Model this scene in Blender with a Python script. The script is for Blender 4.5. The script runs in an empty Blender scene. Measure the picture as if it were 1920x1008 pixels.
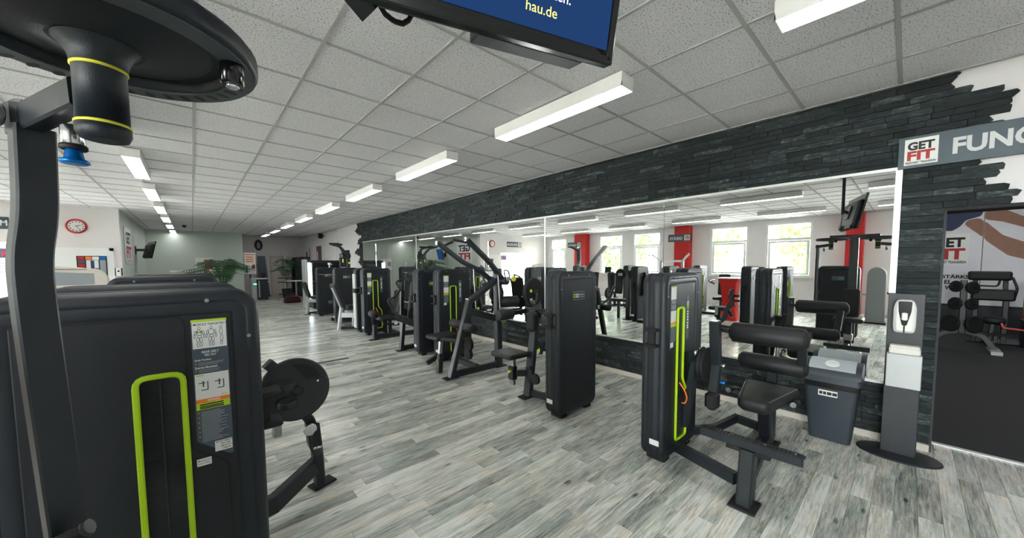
import bpy, math, random
from mathutils import Vector, Matrix
random.seed(7)
sc = bpy.context.scene
COL = sc.collection
PI = math.pi
# ------------------------------------------------------------------ camera
CAMH = 1.552
FPX = 667.3
YAW, PITCH, ROLL = -0.7315, 0.0613, -0.0058
def cam_axes():
    f = Vector((-math.sin(YAW), math.cos(YAW), 0)); r = Vector((math.cos(YAW), math.sin(YAW), 0)); u = Vector((0, 0, 1))
    f2 = f*math.cos(PITCH) - u*math.sin(PITCH); u2 = u*math.cos(PITCH) + f*math.sin(PITCH)
    r3 = r*math.cos(ROLL) + u2*math.sin(ROLL); u3 = u2*math.cos(ROLL) - r*math.sin(ROLL)
    return r3, u3, f2
CR, CU, CF = cam_axes()
cd = bpy.data.cameras.new('camera'); cam = bpy.data.objects.new('camera', cd); COL.objects.link(cam)
cd.sensor_width = 36; cd.lens = 36*FPX/1920; cd.shift_y = 31/1920; cd.clip_start = 0.02; cd.clip_end = 300
cam.matrix_world = Matrix(((CR.x, CU.x, -CF.x, 0), (CR.y, CU.y, -CF.y, 0), (CR.z, CU.z, -CF.z, CAMH), (0, 0, 0, 1)))
sc.camera = cam
# ------------------------------------------------------------------ world, exposure
w = bpy.data.worlds.new('overcast_sky'); sc.world = w; w.use_nodes = True
bg = w.node_tree.nodes['Background']; bg.inputs[0].default_value = (0.97, 0.985, 1.0, 1); bg.inputs[1].default_value = 32.0
vs = sc.view_settings
vs.view_transform = 'Standard'; vs.look = 'None'; vs.gamma = 1.0; vs.use_curve_mapping = False
vs.exposure = 1.38
LAMP = 4.6          # radiance of the ceiling lamp diffusers
# daylight portals in the window openings (they only guide the sky's light)
WIN = [(-3.3, -2.05), (-1.6, -0.35), (2.08, 3.33), (3.85, 5.09), (7.04, 8.30), (8.81, 10.08), (12.12, 13.2)]
XW = -5.95; WZ0, WZ1 = 1.06, 2.86
for a, b in WIN:
    ld = bpy.data.lights.new('daylight_portal', 'AREA'); ld.shape = 'RECTANGLE'; ld.size = WZ1-WZ0; ld.size_y = b-a
    ld.cycles.is_portal = True
    lo = bpy.data.objects.new('daylight_portal', ld); COL.objects.link(lo)
    lo.location = (XW-0.10, (a+b)/2, (WZ0+WZ1)/2); lo.rotation_euler = (0, -PI/2, 0)

# ------------------------------------------------------------------ helpers
def lin(c):
    return tuple(((v/255)/12.92 if v/255 <= 0.04045 else ((v/255+0.055)/1.055)**2.4) for v in c)
def nodes(m):
    m.use_nodes = True
    return m.node_tree.nodes, m.node_tree.links, m.node_tree.nodes['Principled BSDF']
def mat(name, rgb, rough=0.5, metal=0.0, spec=0.5, bump=0.0, bscale=200, var=0.0, vscale=6, emit=0, coat=0.0):
    """procedural: noise colour variation + noise bump"""
    m = bpy.data.materials.new(name); N, L, P = nodes(m)
    c = lin(rgb)
    P.inputs['Base Color'].default_value = (*c, 1); P.inputs['Roughness'].default_value = rough
    P.inputs['Metallic'].default_value = metal; P.inputs['Specular IOR Level'].default_value = spec
    P.inputs['Coat Weight'].default_value = coat
    tc = N.new('ShaderNodeTexCoord')
    if var > 0:
        nz = N.new('ShaderNodeTexNoise'); nz.inputs['Scale'].default_value = vscale; nz.inputs['Detail'].default_value = 5
        L.new(tc.outputs['Object'], nz.inputs['Vector'])
        mx = N.new('ShaderNodeMix'); mx.data_type = 'RGBA'
        mx.inputs[6].default_value = (*[v*(1-var) for v in c], 1); mx.inputs[7].default_value = (*[min(1, v*(1+var)) for v in c], 1)
        L.new(nz.outputs['Fac'], mx.inputs[0]); L.new(mx.outputs[2], P.inputs['Base Color'])
    if bump > 0:
        nb = N.new('ShaderNodeTexNoise'); nb.inputs['Scale'].default_value = bscale; nb.inputs['Detail'].default_value = 2
        L.new(tc.outputs['Object'], nb.inputs['Vector'])
        b = N.new('ShaderNodeBump'); b.inputs['Strength'].default_value = bump; b.inputs['Distance'].default_value = 0.002
        L.new(nb.outputs['Fac'], b.inputs['Height']); L.new(b.outputs['Normal'], P.inputs['Normal'])
    if emit > 0:
        P.inputs['Emission Color'].default_value = (*c, 1); P.inputs['Emission Strength'].default_value = emit
    return m
M = {}
M['shell'] = mat('black_textured_plastic', (21, 28, 36), 0.5, bump=0.25, bscale=500, var=0.08, vscale=20)
M['panel'] = mat('dark_panel_plastic', (15, 20, 28), 0.55, bump=0.3, bscale=600, var=0.06, vscale=20)
M['metal'] = mat('black_powder_coat', (26, 32, 38), 0.42, bump=0.12, bscale=600, var=0.05, vscale=15)
M['metal_grey'] = mat('silver_powder_coat', (176, 180, 180), 0.4, metal=0.3, var=0.05)
M['pad'] = mat('black_leatherette', (22, 24, 27), 0.55, bump=0.35, bscale=300, var=0.08, vscale=12)
M['rubber'] = mat('black_rubber', (18, 19, 21), 0.7, bump=0.2, bscale=300)
M['gloss'] = mat('gloss_black', (13, 15, 18), 0.18, var=0.05)
M['chrome'] = mat('brushed_chrome', (205, 208, 212), 0.22, metal=1.0, var=0.03)
M['steel'] = mat('satin_steel', (160, 160, 160), 0.38, metal=0.9, var=0.05)
M['lime'] = mat('lime_plastic', (176, 216, 20), 0.4, var=0.04)
M['yellow'] = mat('yellow_ring', (222, 218, 60), 0.4, var=0.04)
M['blue'] = mat('blue_anodised', (0, 110, 190), 0.3, metal=0.6, var=0.05)
M['orange'] = mat('orange_plastic', (238, 122, 40), 0.45, var=0.04)
M['white'] = mat('white_print', (232, 233, 230), 0.55, var=0.02)
M['ink'] = mat('black_ink', (22, 24, 26), 0.6, var=0.02)
M['red'] = mat('red_print', (170, 10, 20), 0.5, var=0.03)
M['redpaint'] = mat('red_wall_paint', (186, 18, 18), 0.55, var=0.04, bump=0.15, bscale=120)
M['redmetal'] = mat('red_lacquer', (200, 28, 24), 0.35, var=0.04)
M['slateprint'] = mat('slate_blue_print', (70, 84, 98), 0.5, var=0.03)
M['greyprint'] = mat('grey_print', (150, 156, 160), 0.5, var=0.03)
M['greenprint'] = mat('green_print', (110, 160, 40), 0.5, var=0.03)
M['signgrey'] = mat('anthracite_sign', (62, 78, 88), 0.45, var=0.04)
M['signlight'] = mat('light_grey_lettering', (205, 208, 208), 0.5, var=0.02)
M['wall'] = mat('white_wall_paint', (230, 227, 227), 0.75, var=0.02, bump=0.25, bscale=90, vscale=2)
M['wallgreen'] = mat('pale_sage_wall_paint', (196, 206, 198), 0.75, var=0.02, bump=0.25, bscale=90, vscale=2)
M['alu'] = mat('aluminium_edge', (205, 207, 207), 0.35, metal=0.5, var=0.03)
M['base'] = mat('pale_baseboard', (205, 198, 188), 0.6, var=0.06, vscale=12)
M['upvc'] = mat('white_upvc', (238, 240, 240), 0.35, var=0.01)
M['lampbody'] = mat('white_lamp_housing', (232, 231, 227), 0.5, var=0.02)
M['doorwood'] = mat('cream_door', (222, 214, 204), 0.5, var=0.03)
M['bin'] = mat('dark_blue_grey_plastic', (46, 55, 64), 0.5, bump=0.1, bscale=300, var=0.04)
M['binlid'] = mat('light_grey_plastic', (172, 180, 184), 0.5, bump=0.1, bscale=300, var=0.03)
M['bag'] = mat('black_plastic_bag', (22, 24, 27), 0.3, bump=0.5, bscale=40)
M['leaf'] = mat('palm_green', (34, 80, 40), 0.5, var=0.35, vscale=9)
M['pot'] = mat('dark_planter', (50, 52, 54), 0.5, var=0.05)
M['soil'] = mat('potting_soil', (60, 48, 38), 0.9, var=0.3, vscale=40)
M['paper'] = mat('white_paper', (228, 226, 220), 0.8, var=0.02)
M['fabric_red'] = mat('dark_red_fabric', (58, 18, 22), 0.8, bump=0.4, bscale=400, var=0.1)
M['fabric_black'] = mat('black_fabric', (30, 30, 34), 0.85, bump=0.4, bscale=400, var=0.1)
M['rubberfloor'] = mat('black_rubber_floor', (34, 37, 40), 0.75, bump=0.5, bscale=160, var=0.35, vscale=160)
M['skin'] = mat('printed_skin_tone', (150, 112, 94), 0.6, var=0.18, vscale=9)
M['navy'] = mat('printed_navy', (46, 58, 92), 0.6, var=0.15, vscale=5)
M['cloud'] = mat('printed_pale_grey', (222, 225, 230), 0.6, var=0.05, vscale=3)
M['tile_dark'] = mat('charcoal_wall', (52, 58, 62), 0.7, var=0.1)
M['bounceground'] = mat('pale_bounce_ground', (196, 194, 188), 0.85, var=0.12, vscale=2)
M['treeleaf'] = mat('summer_foliage', (66, 96, 34), 0.7, var=0.35, vscale=1.5)
M['bark'] = mat('tree_bark', (96, 82, 68), 0.9, bump=0.6, bscale=20, var=0.3)
M['facade'] = mat('cream_render', (226, 214, 196), 0.8, var=0.03)
M['facadewin'] = mat('far_window_glass', (90, 100, 110), 0.2, var=0.1)
M['cream'] = mat('cream_plastic', (214, 206, 196), 0.4, var=0.03)
M['rimlit'] = mat('black_rim_daylight_tone', (70, 78, 82), 0.5, bump=0.2, bscale=400, var=0.1)  # black rim lifted to grey, window light put into its colour
M['greyplastic'] = mat('mid_grey_plastic', (120, 124, 126), 0.45, var=0.05)
M['brass'] = mat('gold_pin', (196, 160, 70), 0.35, metal=0.8, var=0.03)

def emat(name, rgb, strength):
    m = bpy.data.materials.new(name); m.use_nodes = True; N = m.node_tree.nodes; L = m.node_tree.links
    N.remove(N['Principled BSDF']); e = N.new('ShaderNodeEmission'); e.inputs[0].default_value = (*rgb, 1)
    nz = N.new('ShaderNodeTexNoise'); nz.inputs['Scale'].default_value = 3
    mr = N.new('ShaderNodeMapRange'); mr.inputs[3].default_value = strength*0.97; mr.inputs[4].default_value = strength*1.03
    L.new(nz.outputs['Fac'], mr.inputs[0]); L.new(mr.outputs[0], e.inputs[1])
    L.new(e.outputs[0], N['Material Output'].inputs[0]); return m
M['lamp'] = emat('lamp_diffuser', (1.0, 0.985, 0.95), LAMP)
M['screen'] = emat('blue_tv_screen', lin((34, 64, 112)), 0.40)
M['screentxt'] = emat('screen_white_text', (0.8, 0.82, 0.86), 0.9)
M['screenyel'] = emat('screen_yellow_text', lin((228, 214, 110)), 0.9)
M['green_led'] = emat('green_arrow_led', (0.05, 1.0, 0.4), 2.5)
M['fridge'] = emat('lit_cooler_panel', (0.85, 0.92, 1.0), 2.2)

def mirror_mat():
    m = bpy.data.materials.new('mirror_glass'); N, L, P = nodes(m)
    P.inputs['Metallic'].default_value = 1; P.inputs['Roughness'].default_value = 0.004
    nz = N.new('ShaderNodeTexNoise'); nz.inputs['Scale'].default_value = 0.7
    mx = N.new('ShaderNodeMix'); mx.data_type = 'RGBA'; mx.inputs[6].default_value = (0.90, 0.925, 0.91, 1); mx.inputs[7].default_value = (0.92, 0.94, 0.93, 1)
    L.new(nz.outputs['Fac'], mx.inputs[0]); L.new(mx.outputs[2], P.inputs['Base Color']); return m
M['mirror'] = mirror_mat()
def glass_mat():
    m = bpy.data.materials.new('window_glass'); m.use_nodes = True; N = m.node_tree.nodes; L = m.node_tree.links
    N.remove(N['Principled BSDF'])
    t = N.new('ShaderNodeBsdfTransparent'); t.inputs[0].default_value = (0.95, 0.97, 0.96, 1)
    g = N.new('ShaderNodeBsdfGlossy'); g.inputs['Roughness'].default_value = 0.02
    f = N.new('ShaderNodeFresnel'); f.inputs[0].default_value = 1.45; mx = N.new('ShaderNodeMixShader')
    L.new(f.outputs[0], mx.inputs[0]); L.new(t.outputs[0], mx.inputs[1]); L.new(g.outputs[0], mx.inputs[2])
    L.new(mx.outputs[0], N['Material Output'].inputs[0]); return m
M['glass'] = glass_mat()
def math_node(N, L, op, a, b=None):
    n = N.new('ShaderNodeMath'); n.operation = op
    for i, v in enumerate((a, b)):
        if v is None: continue
        if isinstance(v, (int, float)): n.inputs[i].default_value = v
        else: L.new(v, n.inputs[i])
    return n.outputs[0]
def tint_node(N, L):
    """tint of one piece: face attribute (joined pieces) or the object's own colour value (single pieces)"""
    at = N.new('ShaderNodeAttribute'); at.attribute_name = 'tint'
    oi = N.new('ShaderNodeObjectInfo'); sp = N.new('ShaderNodeSeparateColor'); L.new(oi.outputs['Color'], sp.inputs[0])
    return math_node(N, L, 'ADD', at.outputs['Fac'], sp.outputs[0])
def plank_mat():
    m = bpy.data.materials.new('grey_oak_vinyl'); N, L, P = nodes(m)
    t = tint_node(N, L); geo = N.new('ShaderNodeNewGeometry')
    cmb = N.new('ShaderNodeCombineXYZ'); off = math_node(N, L, 'MULTIPLY', t, 57.0); L.new(off, cmb.inputs[0]); L.new(math_node(N, L, 'MULTIPLY', t, 31.0), cmb.inputs[1])
    add = N.new('ShaderNodeVectorMath'); add.operation = 'ADD'; L.new(geo.outputs['Position'], add.inputs[0]); L.new(cmb.outputs[0], add.inputs[1])
    mp = N.new('ShaderNodeMapping'); mp.inputs['Scale'].default_value = (3.4, 46, 1); L.new(add.outputs[0], mp.inputs['Vector'])
    n1 = N.new('ShaderNodeTexNoise'); n1.inputs['Scale'].default_value = 1.5; n1.inputs['Detail'].default_value = 10; n1.inputs['Roughness'].default_value = 0.75; n1.inputs['Distortion'].default_value = 0.7
    L.new(mp.outputs[0], n1.inputs['Vector'])
    mp2 = N.new('ShaderNodeMapping'); mp2.inputs['Scale'].default_value = (2.2, 9, 1); L.new(add.outputs[0], mp2.inputs['Vector'])
    n2 = N.new('ShaderNodeTexNoise'); n2.inputs['Scale'].default_value = 1.4; n2.inputs['Detail'].default_value = 3; L.new(mp2.outputs[0], n2.inputs['Vector'])
    v = math_node(N, L, 'ADD', math_node(N, L, 'MULTIPLY', n1.outputs['Fac'], 1.15), math_node(N, L, 'MULTIPLY', n2.outputs['Fac'], 0.50))
    v = math_node(N, L, 'SUBTRACT', v, 0.10)
    mp3 = N.new('ShaderNodeMapping'); mp3.inputs['Scale'].default_value = (3.0, 8.5, 1); L.new(add.outputs[0], mp3.inputs['Vector'])
    vo = N.new('ShaderNodeTexVoronoi'); vo.inputs['Scale'].default_value = 1.0; L.new(mp3.outputs[0], vo.inputs['Vector'])
    kn = N.new('ShaderNodeMapRange'); kn.inputs[1].default_value = 0.03; kn.inputs[2].default_value = 0.14; kn.inputs[3].default_value = -0.30; kn.inputs[4].default_value = 0.0; L.new(vo.outputs['Distance'], kn.inputs[0])
    v = math_node(N, L, 'ADD', v, kn.outputs[0])
    v = math_node(N, L, 'ADD', v, math_node(N, L, 'MULTIPLY', math_node(N, L, 'SUBTRACT', t, 0.5), 0.26))
    cr = N.new('ShaderNodeValToRGB'); e = cr.color_ramp.elements
    e[0].position = 0.30; e[0].color = (*lin((54, 59, 58)), 1); e[1].position = 0.92; e[1].color = (*lin((234, 233, 226)), 1)
    for p, c in ((0.45, (102, 108, 104)), (0.58, (150, 154, 148)), (0.74, (192, 194, 186))):
        k = e.new(p); k.color = (*lin(c), 1)
    L.new(v, cr.inputs[0])
    n3 = N.new('ShaderNodeTexNoise'); n3.inputs['Scale'].default_value = 1.1; n3.inputs['Detail'].default_value = 2; L.new(mp2.outputs[0], n3.inputs['Vector'])
    hr = N.new('ShaderNodeValToRGB'); h = hr.color_ramp.elements; h[0].position = 0.30; h[0].color = (0.92, 1.0, 0.93, 1); h[1].position = 0.70; h[1].color = (1.0, 0.955, 0.905, 1)
    k = h.new(0.45); k.color = (0.93, 0.97, 1.0, 1); k = h.new(0.56); k.color = (1.0, 0.99, 0.97, 1)
    L.new(n3.outputs['Fac'], hr.inputs[0]); mu = N.new('ShaderNodeMix'); mu.data_type = 'RGBA'; mu.blend_type = 'MULTIPLY'; mu.inputs[0].default_value = 1.0
    L.new(cr.outputs[0], mu.inputs[6]); L.new(hr.outputs[0], mu.inputs[7]); L.new(mu.outputs[2], P.inputs['Base Color'])
    P.inputs['Roughness'].default_value = 0.24; P.inputs['Specular IOR Level'].default_value = 0.5
    b = N.new('ShaderNodeBump'); b.inputs['Strength'].default_value = 0.07; b.inputs['Distance'].default_value = 0.002
    L.new(n1.outputs['Fac'], b.inputs['Height']); L.new(b.outputs['Normal'], P.inputs['Normal']); return m
M['plank'] = plank_mat()
def slate_mat():
    m = bpy.data.materials.new('split_slate'); N, L, P = nodes(m); P.inputs['Specular IOR Level'].default_value = 0.3
    t = tint_node(N, L); geo = N.new('ShaderNodeNewGeometry')
    mp = N.new('ShaderNodeMapping'); mp.inputs['Scale'].default_value = (1, 6.0, 24); L.new(geo.outputs['Position'], mp.inputs['Vector'])
    n1 = N.new('ShaderNodeTexNoise'); n1.inputs['Scale'].default_value = 2.6; n1.inputs['Detail'].default_value = 12; n1.inputs['Roughness'].default_value = 0.74; L.new(mp.outputs[0], n1.inputs['Vector'])
    v = math_node(N, L, 'ADD', math_node(N, L, 'MULTIPLY', n1.outputs['Fac'], 1.0), math_node(N, L, 'MULTIPLY', math_node(N, L, 'SUBTRACT', t, 0.5), 0.28))
    cr = N.new('ShaderNodeValToRGB'); e = cr.color_ramp.elements
    e[0].position = 0.32; e[0].color = (*lin((15, 21, 23)), 1); e[1].position = 0.80; e[1].color = (*lin((120, 128, 126)), 1)
    k = e.new(0.52); k.color = (*lin((30, 39, 41)), 1); k = e.new(0.64); k.color = (*lin((50, 60, 61)), 1)
    L.new(v, cr.inputs[0]); L.new(cr.outputs[0], P.inputs['Base Color']); P.inputs['Roughness'].default_value = 0.6
    b = N.new('ShaderNodeBump'); b.inputs['Strength'].default_value = 0.8; b.inputs['Distance'].default_value = 0.006
    L.new(n1.outputs['Fac'], b.inputs['Height']); L.new(b.outputs['Normal'], P.inputs['Normal']); return m
M['slate'] = slate_mat()
def tile_mat():
    m = bpy.data.materials.new('mineral_ceiling_tile'); N, L, P = nodes(m)
    geo = N.new('ShaderNodeNewGeometry'); n1 = N.new('ShaderNodeTexNoise'); n1.inputs['Scale'].default_value = 95; n1.inputs['Detail'].default_value = 3; n1.inputs['Roughness'].default_value = 0.6
    L.new(geo.outputs['Position'], n1.inputs['Vector'])
    cr = N.new('ShaderNodeValToRGB'); e = cr.color_ramp.elements
    e[0].position = 0.34; e[0].color = (*lin((118, 116, 112)), 1); e[1].position = 0.44; e[1].color = (*lin((234, 232, 235)), 1)
    L.new(n1.outputs['Fac'], cr.inputs[0]); L.new(cr.outputs[0], P.inputs['Base Color']); P.inputs['Roughness'].default_value = 0.9
    b = N.new('ShaderNodeBump'); b.inputs['Strength'].default_value = 0.4; b.inputs['Distance'].default_value = 0.003
    L.new(cr.outputs[0], b.inputs['Height']); L.new(b.outputs['Normal'], P.inputs['Normal']); return m
M['tile'] = tile_mat()
M['tbar'] = mat('ceiling_grid_bar', (180, 180, 178), 0.9, spec=0.1, var=0.03)

# ---- geometry: everything is (verts, faces, smooth flag per face)
class MB:
    def __init__(s): s.v = []; s.f = []; s.sm = []
    def add(s, v, f, smooth=False):
        o = len(s.v); s.v += [Vector(p) for p in v]; s.f += [tuple(i+o for i in q) for q in f]; s.sm += [smooth]*len(f); return s
    def mesh(s, name, inv=None):
        me = bpy.data.meshes.new(name); vs_ = [inv @ p for p in s.v] if inv else s.v
        me.from_pydata([tuple(p) for p in vs_], [], s.f)
        me.polygons.foreach_set('use_smooth', s.sm); me.update(); return me
def frame(axis, up=(0, 0, 1)):
    z = Vector(axis).normalized(); up = Vector(up)
    if abs(z.dot(up)) > 0.98: up = Vector((0, 1, 0)) if abs(z.y) < 0.9 else Vector((1, 0, 0))
    x = up.cross(z).normalized(); y = z.cross(x).normalized(); return x, y, z
def sweep(mb, pts, prof, up=(0, 0, 1), smooth=False, closed=False, cap=True):
    pts = [Vector(p) for p in pts]; n = len(pts); k = len(prof); vs_, fs = [], []
    for i, p in enumerate(pts):
        if closed: d0 = (p-pts[i-1]).normalized(); d1 = (pts[(i+1) % n]-p).normalized()
        else:
            d0 = (p-pts[i-1]).normalized() if i else (pts[1]-p).normalized(); d1 = (pts[i+1]-p).normalized() if i < n-1 else d0
        t = (d0+d1); t = t.normalized() if t.length > 1e-6 else d1
        x, y, z = frame(t, up); c = max(0.35, t.dot(d1)); bend = (d1-d0)
        if bend.length > 1e-4:
            bd = bend.normalized(); bx, by = bd.dot(x), bd.dot(y); bl = math.hypot(bx, by) or 1; bx /= bl; by /= bl
        else: bx = by = 0
        for (a, b) in prof:
            q = a*bx+b*by; s = (1/c-1)*q
            vs_.append(p + x*(a+bx*s) + y*(b+by*s))
    m = n if closed else n-1
    for i in range(m):
        j = (i+1) % n
        for q in range(k):
            r = (q+1) % k; fs.append((i*k+q, i*k+r, j*k+r, j*k+q))
    mb.add(vs_, fs, smooth)
    if cap and not closed:
        mb.add(vs_[:k], [tuple(range(k-1, -1, -1))]); mb.add(vs_[-k:], [tuple(range(k))])
    return mb
def rectprof(w_, h_, c=None):
    c = min(w_, h_)*0.12 if c is None else c; a, b = w_/2, h_/2
    return [(a-c, -b), (a, -b+c), (a, b-c), (a-c, b), (-a+c, b), (-a, b-c), (-a, -b+c), (-a+c, -b)]
def circprof(r, n=12): return [(r*math.cos(2*PI*i/n), r*math.sin(2*PI*i/n)) for i in range(n)]
def fillet(pts, r=0.06, n=4):
    pts = [Vector(p) for p in pts]; out = [pts[0]]
    for i in range(1, len(pts)-1):
        p = pts[i]; a = pts[i-1]-p; b = pts[i+1]-p; ra = min(r, a.length*0.45); rb = min(r, b.length*0.45)
        p0 = p+a.normalized()*ra; p1 = p+b.normalized()*rb
        for k in range(n+1):
            t = k/n; out.append(p0*(1-t)**2+p*2*t*(1-t)+p1*t*t)
    out.append(pts[-1]); return out
def bar(pts, w_, h_=None, up=(0, 0, 1), c=None, mb=None):
    return sweep(mb or MB(), pts, rectprof(w_, h_ or w_, c), up)
def tube(pts, r, n=10, mb=None): return sweep(mb or MB(), pts, circprof(r, n), smooth=True)
def box(c, s, bev=0.0, rot=0.0, mb=None, tilt=None):
    """chamfered box; rot about z; tilt = 3x3 matrix"""
    mb = mb or MB(); hx, hy, hz = [v/2 for v in s]; R = tilt if tilt is not None else Matrix.Rotation(rot, 3, 'Z'); c = Vector(c)
    if bev <= 0:
        vv = [(x, y, z) for z in (-hz, hz) for y in (-hy, hy) for x in (-hx, hx)]
        ff = [(0, 2, 3, 1), (4, 5, 7, 6), (0, 1, 5, 4), (2, 6, 7, 3), (0, 4, 6, 2), (1, 3, 7, 5)]
        return mb.add([c+R @ Vector(p) for p in vv], ff)
    b = min(bev, hx*0.9, hy*0.9, hz*0.9); rings = []
    def ring(x, y, z):
        cc = b if abs(z) < hz else b*0.6
        return [(x-cc, -y, z), (x, -y+cc, z), (x, y-cc, z), (x-cc, y, z), (-x+cc, y, z), (-x, y-cc, z), (-x, -y+cc, z), (-x+cc, -y, z)]
    rs = [ring(hx-b, hy-b, -hz), ring(hx, hy, -hz+b), ring(hx, hy, hz-b), ring(hx-b, hy-b, hz)]
    vv = [p for r in rs for p in r]; ff = [tuple(range(7, -1, -1)), tuple(range(24, 32))]
    for i in range(3):
        for q in range(8): ff.append((i*8+q, i*8+(q+1) % 8, i*8+8+(q+1) % 8, i*8+8+q))
    return mb.add([c+R @ Vector(p) for p in vv], ff)
def cyl(p0, p1, r, n=18, bev=0.0, mb=None, r1=None):
    mb = mb or MB(); p0, p1 = Vector(p0), Vector(p1); ax = p1-p0; L_ = ax.length; r1 = r if r1 is None else r1
    if bev > 0: return lathe([(r-bev, 0), (r, bev), (r1, L_-bev), (r1-bev, L_)], p0, ax, n, mb)
    return lathe([(r, 0), (r1, L_)], p0, ax, n, mb)
def lathe(prof, o, axis=(0, 0, 1), n=20, mb=None, cap=True):
    mb = mb or MB(); x, y, z = frame(axis); o = Vector(o); vs_, fs = [], []
    for (r, h) in prof:
        for i in range(n):
            a = 2*PI*i/n; vs_.append(o+x*(r*math.cos(a))+y*(r*math.sin(a))+z*h)
    for k in range(len(prof)-1):
        for i in range(n):
            j = (i+1) % n; fs.append((k*n+i, k*n+j, (k+1)*n+j, (k+1)*n+i))
    mb.add(vs_, fs, True)
    if cap:
        mb.add(vs_[:n], [tuple(range(n-1, -1, -1))]); mb.add(vs_[-n:], [tuple(range(n))])
    return mb
def rrect(w_, h_, r, n=6, cx=0, cy=0):
    out = []
    for (sx, sy, a0) in ((1, 1, 0), (-1, 1, PI/2), (-1, -1, PI), (1, -1, 1.5*PI)):
        for k in range(n+1):
            a = a0+PI/2*k/n; out.append((cx+sx*(w_/2-r)+r*math.cos(a), cy+sy*(h_/2-r)+r*math.sin(a)))
    return out
def offset(ol, d):
    n = len(ol); out = []
    for i in range(n):
        p0, p, p1 = ol[i-1], ol[i], ol[(i+1) % n]
        e0 = Vector((p[0]-p0[0], p[1]-p0[1])); e1 = Vector((p1[0]-p[0], p1[1]-p[1]))
        if e0.length < 1e-7: e0 = e1
        if e1.length < 1e-7: e1 = e0
        e0.normalize(); e1.normalize(); n0 = Vector((-e0.y, e0.x)); n1 = Vector((-e1.y, e1.x)); nn = n0+n1
        nn = nn.normalized() if nn.length > 1e-6 else n0
        out.append((p[0]+nn.x*d/max(0.5, nn.dot(n0)), p[1]+nn.y*d/max(0.5, nn.dot(n0))))
    return out
def slab(ol, o, u, v, rings, mb=None, smooth=False):
    """loft of inset outlines; n = u x v; rings = [(inset, height along n)]"""
    mb = mb or MB(); o, u, v = Vector(o), Vector(u).normalized(), Vector(v).normalized(); n_ = u.cross(v); k = len(ol); vs_, fs = [], []
    for (ins, h) in rings:
        for (a, b) in (offset(ol, ins) if ins else ol): vs_.append(o+u*a+v*b+n_*h)
    for i in range(len(rings)-1):
        for q in range(k): fs.append((i*k+q, i*k+(q+1) % k, (i+1)*k+(q+1) % k, (i+1)*k+q))
    mb.add(vs_, fs, smooth)
    mb.add(vs_[:k], [tuple(range(k-1, -1, -1))]); mb.add(vs_[-k:], [tuple(range(k))]); return mb
def cushion(w_, h_, t, r, o, u, v, mb=None):
    b = t*0.32
    return slab(rrect(w_, h_, r), o, u, v, [(b, 0), (b*0.25, b*0.5), (0, b), (0, t-b), (b*0.3, t-b*0.35), (b, t)], mb, True)

class Thing:
    def __init__(s, name, label, cat, loc=(0, 0, 0), rot=0.0, group=None, kind=None):
        s.o = bpy.data.objects.new(name, None); COL.objects.link(s.o); s.o.location = loc; s.o.rotation_euler = (0, 0, rot)
        s.o.empty_display_size = 0.2
        s.o['label'] = label
        if cat: s.o['category'] = cat
        if group: s.o['group'] = group
        if kind: s.o['kind'] = kind
        s.mx = Matrix.Translation(loc) @ Matrix.Rotation(rot, 4, 'Z'); s.inv = s.mx.inverted()
    def part(s, name, mb, m, parent=None, label=None, local=False):
        me = mb if isinstance(mb, bpy.types.Mesh) else mb.mesh(name, None if local else s.inv)
        if not me.materials: me.materials.append(M[m])
        ob = bpy.data.objects.new(name, me); COL.objects.link(ob); ob.parent = parent or s.o
        if label: ob['label'] = label
        return ob
def single(name, mb, m, label=None, cat=None, group=None, kind=None, loc=None):
    """a thing (or piece of setting) that is one mesh, origin at loc"""
    inv = Matrix.Translation(loc).inverted() if loc else None
    me = mb.mesh(name, inv); me.materials.append(M[m]); ob = bpy.data.objects.new(name, me); COL.objects.link(ob)
    if loc: ob.location = loc
    for k, val in (('label', label), ('category', cat), ('group', group), ('kind', kind)):
        if val: ob[k] = val
    return ob
def child(parent, name, mb, m, label=None, kind=None):
    """part of a single() object; mesh given in world coordinates"""
    me = mb.mesh(name, Matrix.Translation(parent.location).inverted()); me.materials.append(M[m])
    ob = bpy.data.objects.new(name, me); COL.objects.link(ob); ob.parent = parent
    if label: ob['label'] = label
    if kind: ob['kind'] = kind
    return ob
def text(s, o, u, v, width=None, height=None, depth=0.002, bold=0.0, italic=0.0):
    """mesh builder of a line of lettering, lower left corner at o, scaled to width x height"""
    cu = bpy.data.curves.new('lettering', 'FONT'); cu.body = s; cu.size = 1; cu.extrude = 0; cu.offset = bold; cu.shear = italic; cu.resolution_u = 3
    ob = bpy.data.objects.new('lettering', cu); me = bpy.data.meshes.new_from_object(ob)
    vs_ = [p.co.copy() for p in me.vertices]; fs = [tuple(p.vertices) for p in me.polygons]
    bpy.data.objects.remove(ob); bpy.data.meshes.remove(me)
    mb = MB()
    if not vs_: return mb
    x0 = min(p.x for p in vs_); x1 = max(p.x for p in vs_); y0 = min(p.y for p in vs_); y1 = max(p.y for p in vs_)
    sy = (height/(y1-y0)) if height else None; sx = (width/(x1-x0)) if width else sy
    if sy is None: sy = sx
    o, u, v = Vector(o), Vector(u).normalized(), Vector(v).normalized(); n_ = u.cross(v)
    mb.add([o+u*((p.x-x0)*sx)+v*((p.y-y0)*sy)+n_*depth for p in vs_], fs); return mb
def quad(o, u, v, a0, b0, a1, b1, h=0.001, t=0.001, mb=None):
    """thin printed plate in the (u, v) plane"""
    o, u, v = Vector(o), Vector(u).normalized(), Vector(v).normalized(); n_ = u.cross(v); mb = mb or MB()
    vv = [o+u*a+v*b+n_*k for k in (h-t, h) for (a, b) in ((a0, b0), (a1, b0), (a1, b1), (a0, b1))]
    return mb.add(vv, [(3, 2, 1, 0), (4, 5, 6, 7), (0, 1, 5, 4), (1, 2, 6, 5), (2, 3, 7, 6), (3, 0, 4, 7)])
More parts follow.
